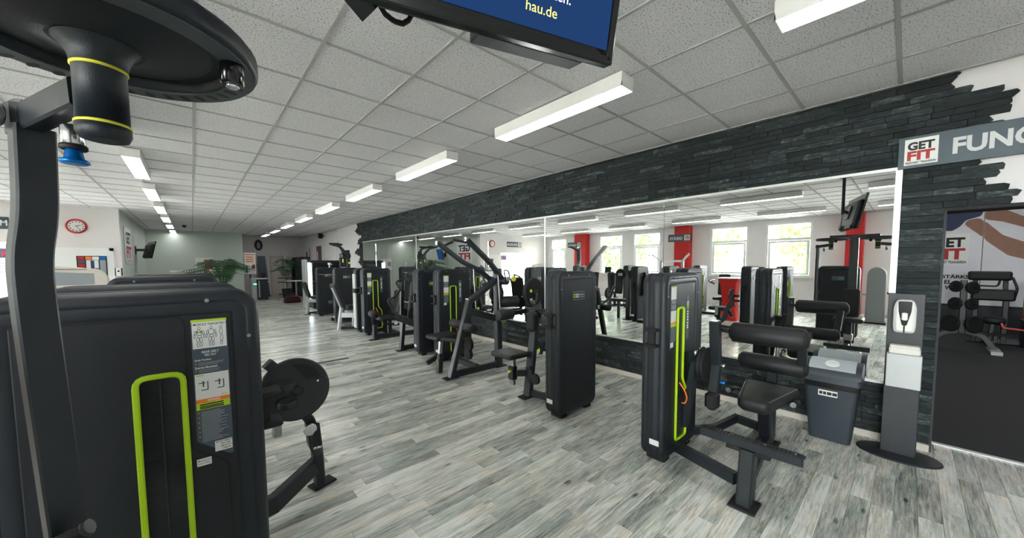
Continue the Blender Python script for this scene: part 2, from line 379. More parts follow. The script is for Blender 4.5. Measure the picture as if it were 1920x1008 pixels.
def project(p):
    d = Vector(p)-Vector((0, 0, CAMH)); z = d.dot(CF)
    if z < 0.05: return None
    return 960+FPX*d.dot(CR)/z, 535-FPX*d.dot(CU)/z, z
def score(p, area, n_):
    q = project(p)
    if not q or not (-60 < q[0] < 1980 and -60 < q[1] < 1068): return 0
    d = Vector((0, 0, CAMH))-Vector(p); return area*abs(d.normalized().dot(Vector(n_)))/d.length_squared
# ------------------------------------------------------------------ setting
def piece_mb(size, ax, bev=0.0015):
    """box piece whose visible face (+z, -z or -x) has a small chamfer; local origin at the centre of the visible face"""
    sx, sy, sz = size; mb = MB()
    if ax == '+z': A, B, T = (1, 0, 0), (0, 1, 0), sz; a, b = sx, sy
    elif ax == '-z': A, B, T = (0, 1, 0), (1, 0, 0), sz; a, b = sy, sx
    else: A, B, T = (0, 0, 1), (0, 1, 0), sx; a, b = sz, sy
    A, B = Vector(A), Vector(B); n_ = A.cross(B)
    vv = [A*(s*a/2)+B*(t*b/2)-n_*T for s, t in ((-1, -1), (1, -1), (1, 1), (-1, 1))]
    vv += [A*(s*a/2)+B*(t*b/2)-n_*bev for s, t in ((-1, -1), (1, -1), (1, 1), (-1, 1))]
    vv += [A*(s*(a/2-bev))+B*(t*(b/2-bev)) for s, t in ((-1, -1), (1, -1), (1, 1), (-1, 1))]
    ff = [(8, 9, 10, 11)]
    for k in (0, 4):
        for q in range(4): ff.append((k+q, k+(q+1) % 4, k+4+(q+1) % 4, k+4+q))
    return mb.add(vv, ff)
def lay(parent, name, plist, ax, m, nrm, bev=0.0015, limit=300):
    """plist: (centre of visible face, size, tint). The largest in view become objects, the rest one joined part"""
    sc_ = []
    for i, (c, s, t) in enumerate(plist):
        area = s[0]*s[1] if ax in ('+z', '-z') else s[1]*s[2]
        sc_.append((score(c, area, nrm), i))
    sc_.sort(reverse=True); top = set(i for v, i in sc_[:limit] if v > 0); cache = {}; mb = MB(); tints = []
    for i, (c, s, t) in enumerate(plist):
        key = tuple(round(v, 3) for v in s)
        if i in top:
            if key not in cache:
                me = piece_mb(s, ax, bev).mesh(name); me.materials.append(M[m]); cache[key] = me
            ob = bpy.data.objects.new(name, cache[key]); COL.objects.link(ob); ob.parent = parent; ob.location = Vector(c)-parent.location
            ob.color = (t, 0, 0, 1)
        else:
            p = piece_mb(s, ax, bev); mb.add([v+Vector(c) for v in p.v], p.f); tints += [t]*len(p.f)
    if mb.v:
        me = mb.mesh(name+'_field', Matrix.Translation(parent.location).inverted()); me.materials.append(M[m])
        at = me.attributes.new('tint', 'FLOAT', 'FACE'); at.data.foreach_set('value', tints)
        ob = bpy.data.objects.new(name+'_field', me); COL.objects.link(ob); ob.parent = parent; ob['kind'] = 'stuff'; ob.color = (0, 0, 0, 1)
X_R, Y_F, Y_B, ZC = 4.40, 22.0, -3.6, 2.994
XL0 = 0.0809-0.625*9.6
def B(lo, hi, mb=None): return box([(a+b)/2 for a, b in zip(lo, hi)], [b-a for a, b in zip(lo, hi)], 0, mb=mb)
# floor
fl = single('floor', B((-6.2, Y_B, -0.12), (4.66, Y_F+3, -0.006)), 'base', 'grey oak plank floor of the gym', kind='structure')
pl = []; y = Y_B; k = 0
while y < Y_F+1.5:
    xmax = 4.62 if y+0.1 < -0.18 else 4.40; x = -5.95-random.random()*0.7
    while x < xmax:
        L_ = random.choice((0.45, 0.6, 0.75, 0.9, 0.9)); a, b = max(x, -5.95), min(x+L_, xmax)
        if b-a > 0.03: pl.append((((a+b)/2, y+0.05, 0.0), (round(b-a-0.0012, 3), 0.0988, 0.006), random.random()))
        x += L_
    y += 0.1
lay(fl, 'plank', pl, '+z', 'plank', (0, 0, 1), 0.0008)
# ceiling
ce = single('ceiling', B((-6.2, Y_B, ZC+0.03), (4.66, Y_F+3, ZC+0.12)), 'wall', 'suspended tile ceiling of the gym', kind='structure')
tl = []; G = 0.625
def lines(a0, lo, hi): return sorted([lo, hi]+[a0+G*i for i in range(-60, 60) if lo+0.03 < a0+G*i < hi-0.03])
xs = lines(0.0809, -5.95, 4.40); ys = lines(2.605, Y_B, Y_F+1.5)
for i in range(len(xs)-1):
    for j in range(len(ys)-1):
        a, b, c, d = xs[i], xs[i+1], ys[j], ys[j+1]
        tl.append((((a+b)/2, (c+d)/2, ZC+0.006), (round(b-a-0.020, 3), round(d-c-0.020, 3), 0.015), random.random()))
lay(ce, 'ceiling_tile', tl, '-z', 'tile', (0, 0, 1), 0.003)
for x in xs[1:-1]: child(ce, 'grid_bar', bar([(x, Y_B, ZC+0.012), (x, Y_F+1.5, ZC+0.012)], 0.024, 0.024, c=0.001), 'tbar')
for y in ys[1:-1]: child(ce, 'grid_bar', bar([(-5.95, y, ZC+0.0122), (4.40, y, ZC+0.0122)], 0.024, 0.024, c=0.001), 'tbar')
child(ce, 'edge_trim', bar([(4.39, Y_B, ZC+0.008), (4.39, Y_F+1.5, ZC+0.008)], 0.03, 0.02, c=0.001), 'tbar')
child(ce, 'edge_trim', bar([(-5.94, Y_B, ZC+0.008), (-5.94, 13.5, ZC+0.008)], 0.03, 0.02, c=0.001), 'tbar')
# right wall with slate cladding
wr_mb = B((4.43, -0.17, 0), (4.66, Y_F+1.5, ZC+0.05)); B((4.43, -2.6, 1.965), (4.66, -0.17, ZC+0.05), wr_mb); B((4.43, Y_B, 0), (4.66, -2.6, ZC+0.05), wr_mb)
wr = single('wall_right', wr_mb, 'wall', 'mirror wall clad in dark slate strips', kind='structure')
RH = 0.0502; Z0 = 0.06; MY0, MY1 = 0.10, 12.56; MZ0, MZ1 = Z0+9*RH, Z0+45*RH
st = []
JAG = [(2.994, -0.20), (2.88, -0.185), (2.80, -0.41), (2.72, -0.50), (2.65, -0.43), (2.58, -0.36), (2.50, -0.47), (2.40, -0.44), (2.29, -0.35), (2.22, -0.46), (2.15, -0.36), (2.08, -0.48), (1.98, -0.52), (1.9, -0.45)]
def jag(z):
    for (za, ya), (zb, yb) in zip(JAG, JAG[1:]):
        if z >= zb: return ya+(yb-ya)*(za-z)/(za-zb)
    return JAG[-1][1]
def slate_end(y0, y1, z0, z1, dep, tip):
    """end stone broken to a point; tip = y of the point side"""
    k_ = random.random()*0.6+0.2; d = 0.06*(1 if tip > 0 else -1)
    if tip < 0: ol = [(y0-d*0+0.0, z0+(z1-z0)*k_)] if False else [(y0+random.random()*0.03, z0), (y1, z0), (y1, z1), (y0+random.random()*0.03, z1), (y0, z0+(z1-z0)*k_)]
    else: ol = [(y0, z0), (y1-random.random()*0.03, z0), (y1, z0+(z1-z0)*k_), (y1-random.random()*0.03, z1), (y0, z1)]
    return [(a, b) for a, b in ol]
for k in range(59):
    z0, z1 = Z0+k*RH, min(Z0+(k+1)*RH, 2.992)
    lo = -0.17 if z1 < 1.97 else jag((z0+z1)/2)+random.uniform(-0.035, 0.035)
    hi = 13.05+0.35*math.sin(k*0.62)*math.cos(k*0.25)+random.uniform(-0.06, 0.06)
    segs = [(lo, MY0-0.035), (MY1+0.02, hi)] if 9 <= k < 45 else [(lo, hi)]
    for (a, b) in segs:
        y = a
        while y < b-1e-4:
            L_ = random.choice((0.12, 0.16, 0.20, 0.26, 0.32, 0.40)); e_ = min(y+L_, b)
            if b-e_ < 0.07: e_ = b
            dep = random.choice((0.012, 0.015, 0.018, 0.021)); t = random.random()
            first = (y == a and a < -0.171); last = (e_ == b and b > 12.7)
            if first or last:
                ol = slate_end(y+0.001, e_-0.001, z0+0.001, z1-0.001, dep, -1 if first else 1)
                p = slab([(-yy, zz) for yy, zz in ol][::1] if False else [(yy, zz) for yy, zz in ol], (4.43, 0, 0), (0, 1, 0), (0, 0, 1), [(0, -dep-0.01), (0, 0)])
                ob = child(wr, 'stone', p, 'slate'); ob.color = (t, 0, 0, 1)
            else:
                st.append(((4.42-dep, (y+e_)/2, (z0+z1)/2), (0.01+dep, round(e_-y-0.001, 3), round(z1-z0-0.001, 4)), t))
            y = e_
lay(wr, 'stone', st, '-x', 'slate', (1, 0, 0), 0.002, limit=270)
single('baseboard_right', B((4.388, -0.17, 0.0), (4.43, 13.2, 0.058)), 'base', 'pale strip along the foot of the slate wall', kind='structure')
# corner post of the passage and its black head rail
single('trim_1', B((4.405, -0.183, 0.0), (4.66, -0.168, 1.965)), 'tile_dark', 'dark reveal of the passage beside the slate pier', kind='structure')
single('trim_2', B((4.40, -2.6, 1.94), (4.67, -0.168, 1.966)), 'rubber', 'black head rail above the passage to the functional area', kind='structure')
single('trim_3', B((4.62, -2.6, 0.0), (4.66, -0.17, 0.012)), 'alu', 'metal threshold strip in front of the black rubber floor', kind='structure')
# mirror panels
seams = [0.10, 2.06, 4.07, 5.60, 7.12, 8.65, 10.18, 11.40, 12.56]
mlab = ['large mirror panel beside the hand sanitiser stand', 'mirror panel right of the plain logo tower', 'mirror panel behind the lateral raise machine', 'mirror panel behind the raised pulldown arms',
        'mirror panel left of the raised pulldown arms', 'mirror panel between the chest press and the lime slotted leg machine', 'mirror panel above the lime slotted leg machine', 'farthest mirror panel beside the ragged slate edge']
for i in range(8):
    mm = box((4.404, (seams[i]+seams[i+1])/2, (MZ0+MZ1)/2), (0.012, seams[i+1]-seams[i]-0.004, MZ1-MZ0-0.012), 0.002)
    single('mirror_panel', mm, 'mirror', mlab[i], 'mirror', 'wall mirror panels', loc=(4.404, (seams[i]+seams[i+1])/2, MZ0))
single('trim_4', B((4.392, MY0-0.03, MZ1-0.012), (4.43, MY1+0.02, MZ1+0.012)), 'alu', 'pale strip along the top of the mirror', kind='structure')
single('trim_5', B((4.392, MY0-0.03, MZ0-0.014), (4.43, MY1+0.02, MZ0+0.008)), 'alu', 'pale strip along the bottom of the mirror', kind='structure')
single('trim_6', B((4.390, MY0-0.035, MZ0), (4.43, MY0+0.004, MZ1)), 'alu', 'pale upright strip at the near end of the mirror', kind='structure')
for y in (4.07, 8.65): single('trim_7', B((4.394, y-0.012, MZ0), (4.40, y+0.012, MZ1)), 'alu', 'pale upright strip between two mirror panels, %s' % ('behind the lateral raise machine' if y < 5 else 'left of the pulldown machine'), kind='structure')
# window wall
wl = B((XW-0.2, Y_B, 0), (XW, 13.5, WZ0)); B((XW-0.2, Y_B, WZ1), (XW, 13.5, ZC+0.05), wl); yy = Y_B
for a, b in WIN+[(13.5, 13.5)]:
    if a > yy: B((XW-0.2, yy, WZ0), (XW, a, WZ1), wl)
    yy = b
single('wall_left', wl, 'wall', 'white window wall facing the mirrors', kind='structure')
for i, (a, b) in enumerate(WIN):
    t = Thing('window_%d' % (i+1), 'white framed window with a fixed light above, number %d along the window wall' % (i+1), None, (XW-0.08, (a+b)/2, WZ0), kind='structure')
    def fr(y0, y1, z0, z1, w_, x, d):
        mb = MB(); B((x-d/2, y0, z0), (x+d/2, y0+w_, z1), mb); B((x-d/2, y1-w_, z0), (x+d/2, y1, z1), mb)
        B((x-d/2, y0+w_, z0), (x+d/2, y1-w_, z0+w_), mb); B((x-d/2, y0+w_, z1-w_), (x+d/2, y1-w_, z1), mb); return mb
    t.part('window_frame', fr(a, b, WZ0, WZ1, 0.06, XW-0.06, 0.07), 'upvc')
    t.part('transom', B((XW-0.095, a+0.06, 2.27), (XW-0.025, b-0.06, 2.35)), 'upvc')
    sash = t.part('sash', fr(a+0.07, b-0.07, WZ0+0.07, 2.265, 0.07, XW-0.05, 0.07), 'upvc')
    t.part('handle', bar([(XW-0.005, a+0.105, 1.75), (XW+0.03, a+0.105, 1.75), (XW+0.03, a+0.105, 1.64)], 0.02, 0.016), 'upvc', sash)
    t.part('pane', B((XW-0.055, a+0.135, WZ0+0.135), (XW-0.049, b-0.135, 2.2)), 'glass', sash)
    t.part('pane', B((XW-0.055, a+0.06, 2.35), (XW-0.049, b-0.06, WZ1-0.06)), 'glass')
    t.part('sill', box((XW+0.05, (a+b)/2, WZ0-0.015), (0.2, b-a+0.1, 0.03), 0.006), 'upvc')
for (a, b), w_ in zip(((0.90, 1.28), (5.75, 6.30), (10.63, 11.30)), ('by the empty stretch of wall', 'carrying the nearer strip sign', 'carrying the farther strip sign')):
    single('pillar', box((-5.76, (a+b)/2, 1.5), (0.38, b-a, 2.99), 0.01), 'redpaint', 'red painted pillar between the windows, '+w_, kind='structure', loc=(-5.76, (a+b)/2, 0))
# rear wall, clock wall, side wall, far walls
single('wall_rear', B((-6.2, Y_B-0.2, 0), (4.66, Y_B, ZC+0.05)), 'wall', 'white wall behind the photographer', kind='structure')
wc = B((-6.2, 13.5, 0), (-4.35, 13.7, ZC+0.05)); B((-2.60, 13.5, 0), (-1.33, 13.7, ZC+0.05), wc); B((-4.35, 13.5, 2.1), (-2.60, 13.7, ZC+0.05), wc)
single('wall_clock', wc, 'wall', 'white wall carrying the red clock', kind='structure')
single('wall_niche', B((-4.5, 15.0, 0), (-1.52, 15.1, ZC)), 'wall', 'white back wall of the sunbed room', kind='structure')
single('wall_side', B((-1.52, 13.7, 0), (-1.33, 20.2, ZC+0.05)), 'wallgreen', 'pale green wall behind the wall television', kind='structure')
single('wall_far', B((-1.52, 20.2, 0), (1.75, 20.4, ZC+0.05)), 'wallgreen', 'pale green far wall behind the palm', kind='structure')
single('wall_hall', B((1.75, 22.0, 0), (4.66, 22.2, ZC+0.05)), 'wall', 'white far wall with the guest toilet door', kind='structure')
single('wall_hall_side', B((1.60, 20.4, 0), (1.75, 22.2, ZC+0.05)), 'wall', 'short white return of the entrance lobby', kind='structure')
# functional room beyond the passage
single('floor_functional', B((4.66, -7.0, -0.1), (13.2, 0.8, 0.01)), 'rubberfloor', 'black rubber floor of the functional area', kind='structure')
single('ceiling_functional', B((4.66, -7.0, 3.0), (13.2, 0.8, 3.1)), 'tile', 'pale ceiling of the functional area', kind='structure')
single('wall_functional_back', B((12.9, -7.0, 0), (13.1, 0.8, 3.05)), 'tile_dark', 'dark back wall of the functional area', kind='structure')
single('wall_functional_left', B((4.66, 0.6, 0), (13.0, 0.8, 3.05)), 'wall', 'wall of the functional area behind the slate pier', kind='structure')
single('wall_functional_right', B((4.66, -7.0, 0), (13.0, -6.8, 3.05)), 'wall', 'far side wall of the functional area', kind='structure')
single('wall_functional_front', B((4.66, -6.9, 0), (4.80, -2.7, 3.05)), 'wall', 'wall beside the passage to the functional area', kind='structure')
# outside the windows
single('ground_outside', B((-60, -40, -1.2), (-6.3, 60, -1.1)), 'bounceground', 'ground outside the windows, paled to bounce daylight indoors', kind='structure')  # ground tone made pale to throw sky light up to the ceiling
def tree(x, y, h, r, lab):
    t = Thing('tree', lab, 'tree', (x, y, -1.1), group='trees outside the windows')
    t.part('trunk', sweep(MB(), [(x, y, -1.1), (x+0.1, y, h*0.3), (x, y+0.1, h*0.6)], circprof(0.16, 8), smooth=True), 'bark')
    mb = MB(); rnd = random.Random(int(x*100+y*10))
    for _ in range(1400):
        a, c, q = rnd.uniform(0, 2*PI), rnd.uniform(-1, 1), rnd.uniform(0.55, 1)**0.5*r*rnd.uniform(0.75, 1.08)
        s = math.sqrt(1-c*c); p = Vector((x+q*s*math.cos(a), y+q*s*math.sin(a), h*0.62+q*c*1.15))
        d = Vector((rnd.uniform(-1, 1), rnd.uniform(-1, 1), rnd.uniform(-1, 1))).normalized(); e_ = d.orthogonal().normalized(); l_ = rnd.uniform(0.14, 0.26)
        mb.add([p-d*l_, p+e_*l_*0.5, p+d*l_, p-e_*l_*0.5], [(0, 1, 2, 3)])
    t.part('foliage', mb, 'treeleaf')
for x, y, h, r, lab in ((-13, 2.6, 4.6, 2.0, 'bright green tree outside the window nearest the red end pillar'), (-13.5, 8.2, 5.0, 2.2, 'bright green tree outside the middle pair of windows'), (-13.2, 13.2, 4.6, 2.0, 'bright green tree outside the window by the clock wall'), (-16, 18.6, 5.2, 2.4, 'bright green tree farthest along the outside lawn')):
    tree(x, y, h, r, lab)
bt = Thing('apartment_building', 'pale apartment house with balconies outside the windows', 'building', (-24, 6.2, -1.1))
bt.part('wall', B((-28, 4.4, -1.1), (-22, 9.8, 8.0)), 'facade'); bt.part('roof', B((-28.3, 4.1, 8.0), (-21.7, 10.1, 8.3)), 'facade')
for z in (0.6, 3.2, 5.8):
    for y in (5.0, 8.2):
        f = bt.part('window', B((-22.0, y, z), (-21.95, y+1.0, z+1.4)), 'upvc'); bt.part('pane', B((-21.95, y+0.08, z+0.08), (-21.93, y+0.92, z+1.32)), 'facadewin', f)
    bt.part('balcony', B((-21.95, 6.3, z-0.5), (-20.9, 8.0, z+0.4)), 'facade')
# ------------------------------------------------------------------ strength machines
TW, TT, TZ0, TZ1 = 0.63, 0.19, 0.04, 1.47
CACHE = {}
def cached(key, fn, m):
    if key not in CACHE:
        me = fn().mesh(key[0]); me.materials.append(M[m]); CACHE[key] = me
    return CACHE[key]
UX, UZ = (1, 0, 0), (0, 0, 1)
def closed_rr(pts, r, n=4):
    """rounded closed polyline from 2-D corners -> 2-D points"""
    out = []; k = len(pts)
    for i in range(k):
        p = Vector(pts[i]); a = Vector(pts[i-1])-p; b = Vector(pts[(i+1) % k])-p; ra = min(r, a.length*0.45, b.length*0.45)
        p0, p1 = p+a.normalized()*ra, p+b.normalized()*ra
        for q in range(n+1):
            t = q/n; out.append(tuple(p0*(1-t)**2+p*2*t*(1-t)+p1*t*t))
    return out
def glyph(o, u, v, s, mbs):
    """little winged emblem: two facing loops (lime, pale)"""
    o, u, v = Vector(o), Vector(u), Vector(v)
    for k, mb in ((-1, mbs[0]), (1, mbs[1])):
        pts = [o+u*(k*s*(0.32+0.30*math.cos(a)))+v*(s*0.42*math.sin(a)*(0.75+0.25*math.cos(a))) for a in [2*PI*i/12 for i in range(12)]]
        sweep(mb, pts, rectprof(0.16*s, 0.05*s, 0.01*s), up=u.cross(v), closed=True)
def tower(t, aisle=-1, slot=True, badge=True, sticker=1, clip=True, plain_back=True, emblem=True):
    """weight tower in the thing's local frame: x centred, slot face at y = 0 looking to -y, plain face at y = TT"""
    zc = (TZ0+TZ1)/2; ol = rrect(TW, TZ1-TZ0, 0.085, 8, 0, zc)
    r = [(0.080, 0.013), (0.045, 0.002), (0.042, 0.005), (0.040, 0.001), (0.030, 0.0), (0.012, 0.006), (0.003, 0.018), (0, 0.032), (0, 0.044), (0.008, 0.047), (0.008, 0.053), (0, 0.056), (0, TT-0.056), (0.008, TT-0.053), (0.008, TT-0.047), (0, TT-0.044), (0, TT-0.032), (0.003, TT-0.018), (0.012, TT-0.006), (0.030, TT), (0.040, TT-0.001), (0.042, TT-0.005), (0.045, TT-0.002), (0.080, TT-0.013)]
    body = t.part('tower_body', cached(('tower_body', 0), lambda: slab(ol, (0, TT, 0), UX, UZ, r, smooth=True), 'shell'), 'shell')
    t.part('seam_band', cached(('seam_band', 0), lambda: slab(rrect(TW+0.002, TZ1-TZ0+0.002, 0.086, 8, 0, zc), (0, TT*0.5+0.002, 0), UX, UZ, [(0, 0), (0, 0.004)]), 'rubber'), 'rubber', body)
    t.part('face_panel', cached(('face_panel', 1), lambda: slab(ol, (0, TT, 0), UX, UZ, [(0.080, TT-0.015), (0.080, TT-0.0115), (0.083, TT-0.009)]), 'panel'), 'panel')
    t.part('face_panel', cached(('face_panel', 2), lambda: slab(ol, (0, TT, 0), UX, UZ, [(0.083, 0.009), (0.080, 0.0115), (0.080, 0.015)]), 'panel'), 'panel')
    for sx in (-1, 1):
        t.part('foot', cached(('foot', sx), lambda: box((sx*0.2, TT/2, 0.022), (0.09, 0.15, 0.044), 0.008), 'rubber'), 'rubber')
    def fx(d): return aisle*(TW/2-d)
    if slot:
        def path(w0, w1, zl, zh):
            c = [(fx(w0), zl), (fx(w0), zh), (fx(w1), zh), (fx(w1), 0.62), (fx(w1+0.075), 0.52), (fx(w1+0.075), zl)]
            return c if aisle > 0 else c
        c = closed_rr(path(0.215, 0.325, 0.14, 1.20), 0.03)
        t.part('slot_trim', cached(('slot_trim', aisle), lambda: sweep(MB(), [(a, 0.006, b) for a, b in c], rectprof(0.016, 0.022, 0.004), up=(0, 1, 0), closed=True), 'lime'), 'lime', label='lime green frame of the weight window')
        cc = c if aisle < 0 else c[::-1]
        def area(ol_):
            return sum(ol_[i-1][0]*ol_[i][1]-ol_[i][0]*ol_[i-1][1] for i in range(len(ol_)))
        if area(cc) < 0: cc = cc[::-1]
        void = t.part('slot_shade_sheet', cached(('slot_shade_sheet', aisle), lambda: slab(cc, (0, 0.012, 0), UX, UZ, [(0, 0), (0, 0.003)]), 'gloss'), 'gloss')  # black sheet standing in for the shaded void of the open slot
        t.part('weight_cable', cached(('weight_cable', aisle), lambda: tube([(fx(0.27), 0.006, 0.5), (fx(0.27), 0.006, 1.18)], 0.0022, 6), 'metal'), 'metal', void)
        t.part('weight_plate', cached(('weight_plate', aisle), lambda: stack_mb(fx), 'metal'), 'metal', void)
        if sticker:
            z0, z1 = 0.885, 1.372; a, b = sorted((fx(0.095), fx(0.190)))
            cut = 0.07
            def so():
                o_ = [(a, z0), (b, z0), (b, z1), (a, z1)]
                if aisle > 0: o_ = [(a, z0+cut), (a+0.085, z0), (b, z0), (b, z1), (a, z1)]
                else: o_ = [(a, z0), (b-0.085, z0), (b, z0+cut), (b, z1), (a, z1)]
                return o_
            s_ = t.part('sticker', cached(('sticker', aisle), lambda: slab(closed_rr(so(), 0.006, 2), (0, 0.009, 0), UX, UZ, [(0, 0), (0, 0.002)]), 'slateprint'), 'slateprint', label='instruction sticker')
            def q(a0, z_0, a1, z_1, h=0.001): return quad((0, 0.0065, 0), UX, UZ, a0, z_0, a1, z_1, h, 0.0008)
            wd = b-a
            t.part('print_block', cached(('print_block', aisle, 0), lambda: q(a+0.003, 1.272, b-0.003, 1.362), 'white'), 'white', s_)
            t.part('print_block', cached(('print_block', aisle, 1), lambda: q(a+0.003, 1.098, b-0.003, 1.185), 'white'), 'white', s_)
            t.part('print_stripe', cached(('print_stripe', aisle, 0), lambda: q(a+0.001, 1.362, b-0.001, 1.370), 'lime'), 'lime', s_)
            t.part('print_stripe', cached(('print_stripe', aisle, 1), lambda: q(a+0.003, 1.085, b-0.003, 1.098), 'orange'), 'orange', s_)
            t.part('print_stripe', cached(('print_stripe', aisle, 2), lambda: q(a+0.003, 1.062, b-0.003, 1.085), 'lime'), 'lime', s_)
            lo = (a+0.045, b-0.003) if aisle > 0 else (a+0.003, b-0.045)
            t.part('print_block', cached(('print_block', aisle, 2), lambda: q(lo[0], 0.905, lo[1], 0.942), 'white'), 'white', s_)
            if sticker == 1:
                t.part('print_text', cached(('print_text', aisle), lambda: sticker_lines(a, b), 'greyprint'), 'greyprint', s_)
        if emblem:
            ob = closed_rr([(fx(0.405)-0.027, 0.93), (fx(0.405)+0.027, 0.93), (fx(0.405)+0.027, 1.29), (fx(0.405)-0.027, 1.29)], 0.027, 4)
            bd = t.part('side_badge', cached(('side_badge', aisle), lambda: slab(ob, (0, 0.010, 0), UX, UZ, [(0, 0), (0, 0.003)]), 'slateprint'), 'slateprint')
            def gl(i):
                mbs = (MB(), MB()); glyph((fx(0.405), 0.006, 1.21), UZ, (-1, 0, 0), 0.045, mbs); return mbs[i]
            t.part('emblem', cached(('emblem', aisle, 0), lambda: gl(0), 'lime'), 'lime', bd); t.part('emblem', cached(('emblem', aisle, 1), lambda: gl(1), 'white'), 'white', bd)
            def vb():
                mb = MB()
                for i, z in enumerate((1.150, 1.128, 1.106, 1.084, 1.058, 1.036, 1.018)): quad((0, 0.006, 0), UX, UZ, fx(0.405)-0.012, z, fx(0.405)+0.012, z+0.013, 0.0005, 0.0008, mb)
                return mb
            t.part('badge_lettering', cached(('badge_lettering', aisle), vb, 'white'), 'white', bd)
        if badge: t.part('pin_lanyard', cached(('pin_lanyard', aisle), lambda: tube(fillet([(fx(0.27), 0.004, 0.60), (fx(0.27), -0.03, 0.56), (fx(0.31), -0.045, 0.48), (fx(0.33), -0.02, 0.42), (fx(0.30), -0.01, 0.43)], 0.05), 0.006, 8), 'orange'), 'orange', label='orange selector pin cord')
    if plain_back:
        o_ = rrect(0.19, 0.085, 0.012, 3, 0, 1.225)
        o2 = [(-x_, z_) for x_, z_ in o_][::-1]
        pb = t.part('logo_plate', cached(('logo_plate', 0), lambda: slab(o2[::1], (0, TT-0.008, 0), (-1, 0, 0), UZ, [(0, 0), (0, 0.004)]) if False else slab(rrect(0.19, 0.085, 0.012, 3, 0, 1.225), (0, TT-0.009, 0), (-1, 0, 0), UZ, [(0, 0), (0, 0.004), (0.004, 0.0045)]), 'panel'), 'panel')
        def g2(i):
            mbs = (MB(), MB()); glyph((0.045, TT-0.0035, 1.225), (-1, 0, 0), UZ, 0.055, mbs); return mbs[i]
        t.part('emblem', cached(('emblem', 'b', 0), lambda: g2(0), 'lime'), 'lime', pb); t.part('emblem', cached(('emblem', 'b', 1), lambda: g2(1), 'white'), 'white', pb)
        def hb():
            mb = MB()
            for i in range(5): quad((0, TT-0.0045, 0), (-1, 0, 0), UZ, 0.0+i*0.016, 1.225, 0.011+i*0.016, 1.242, 0.0005, 0.0008, mb)
            for i in range(7): quad((0, TT-0.0045, 0), (-1, 0, 0), UZ, 0.0+i*0.0115, 1.205, 0.008+i*0.0115, 1.214, 0.0005, 0.0008, mb)
            sweep(mb, [(x_, TT-0.0045, z_) for x_, z_ in rrect(0.184, 0.079, 0.010, 3, 0, 1.225)], rectprof(0.003, 0.001, 0.0003), up=(0, 1, 0), closed=True)
            return mb
        t.part('plate_lettering', cached(('plate_lettering', 0), hb, 'greyprint'), 'greyprint', pb)
    def screws():
        mb = MB()
        for yy, s in ((0.0, -1), (TT, 1)):
            for x_, z_ in ((-0.17, TZ1-0.036), (0.17, TZ1-0.036), (-TW/2+0.036, 1.30), (TW/2-0.036, 1.30)): lathe([(0.007, 0), (0.006, 0.004)], (x_, yy, z_), (0, s, 0), 8, mb)
        return mb
    t.part('screw', cached(('screw', 0), screws, 'steel'), 'steel')
    if clip:
        xe = aisle*TW/2
        def cl():
            mb = MB()
            for z in (0.93, 1.05): box((xe+aisle*0.03, TT/2, z), (0.07, 0.10, 0.022), 0.006, mb=mb)
            box((xe+aisle*0.012, TT/2, 0.99), (0.03, 0.045, 0.12), 0.005, mb=mb); return mb
        t.part('bottle_clip', cached(('bottle_clip', aisle), cl, 'rubber'), 'rubber')
    t.part('rating_plate', cached(('rating_plate', aisle), lambda: box((aisle*(TW/2+0.0005), TT*0.38, 0.175), (0.002, 0.075, 0.042), 0), 'white'), 'white')
def stack_mb(fx):
    mb = MB()
    for i in range(9): box((fx(0.27), 0.0085, 0.17+i*0.036), (0.09, 0.004, 0.03), 0, mb=mb)
    return mb
def sticker_lines(a, b):
    mb = MB()
    for z in (1.256, 1.243): quad((0, 0.0065, 0), UX, UZ, a+0.018, z, b-0.015, z+0.008, 0.001, 0.0008, mb)
    for z in [1.226, 1.216, 1.209, 1.202, 1.192]+[1.05-i*0.0125 for i in range(9)]: quad((0, 0.0065, 0), UX, UZ, a+0.012, z, b-0.008, z+0.0035, 0.001, 0.0008, mb)
    return mb
def pulley(c, ax, r=0.06, w_=0.03):
    ax = Vector(ax).normalized(); c = Vector(c)
    return lathe([(r*0.9, -w_/2), (r, -w_*0.4), (r*0.92, -w_*0.1), (r*0.92, w_*0.1), (r, w_*0.4), (r*0.9, w_/2)], c, ax, 20)
def roller(t, p0, p1, r, cap='rubber'):
    o = t.part('roller_pad', cyl(p0, p1, r, 22, r*0.16), 'pad')
    d = (Vector(p1)-Vector(p0)).normalized()
    for p, s in ((p0, -1), (p1, 1)): t.part('end_cap', lathe([(r*0.72, 0), (r*0.66, 0.012), (r*0.3, 0.018)], p, d*s, 16), cap, o)
    return o
def footplate(c, rot=0.0, s=(0.16, 0.09)): return box((c[0], c[1], 0.008), (s[0], s[1], 0.016), 0.004, rot)
GRP_R = 'strength machines along the mirror wall'; GRP_L = 'strength machines along the window side of the aisle'

# --- leg extension / curl machine nearest the camera (right row)
t = Thing('leg_curl_machine', 'black leg machine with two thick roller pads and lime slotted tower beside the grey bin', 'gym machine', (2.895, 1.18, 0), 0, GRP_R)
tower(t, -1, clip=True)
t.part('base_beam', bar([(2.80, 1.19, 0.10), (2.66, 0.72, 0.10)], 0.06, 0.08), 'metal')
t.part('base_beam', bar([(2.60, 0.66, 0.06), (3.62, 0.75, 0.06)], 0.06, 0.08), 'metal')
t.part('base_beam', bar([(3.16, 1.25, 0.08), (3.35, 1.08, 0.10), (3.72, 1.02, 0.10), (3.70, 0.75, 0.08)], 0.05, 0.07), 'metal')
t.part('front_post', bar([(2.565, 0.64, 0.01), (2.60, 0.635, 0.36)], 0.10, 0.085, up=(0, 1, 0)), 'metal'); t.part('foot_plate', footplate((2.56, 0.64), 0, (0.17, 0.15)), 'rubber')
fb = t.part('foot_bar', box((2.60, 0.64, 0.392), (0.075, 0.56, 0.055), 0.006), 'metal')
mb = MB()
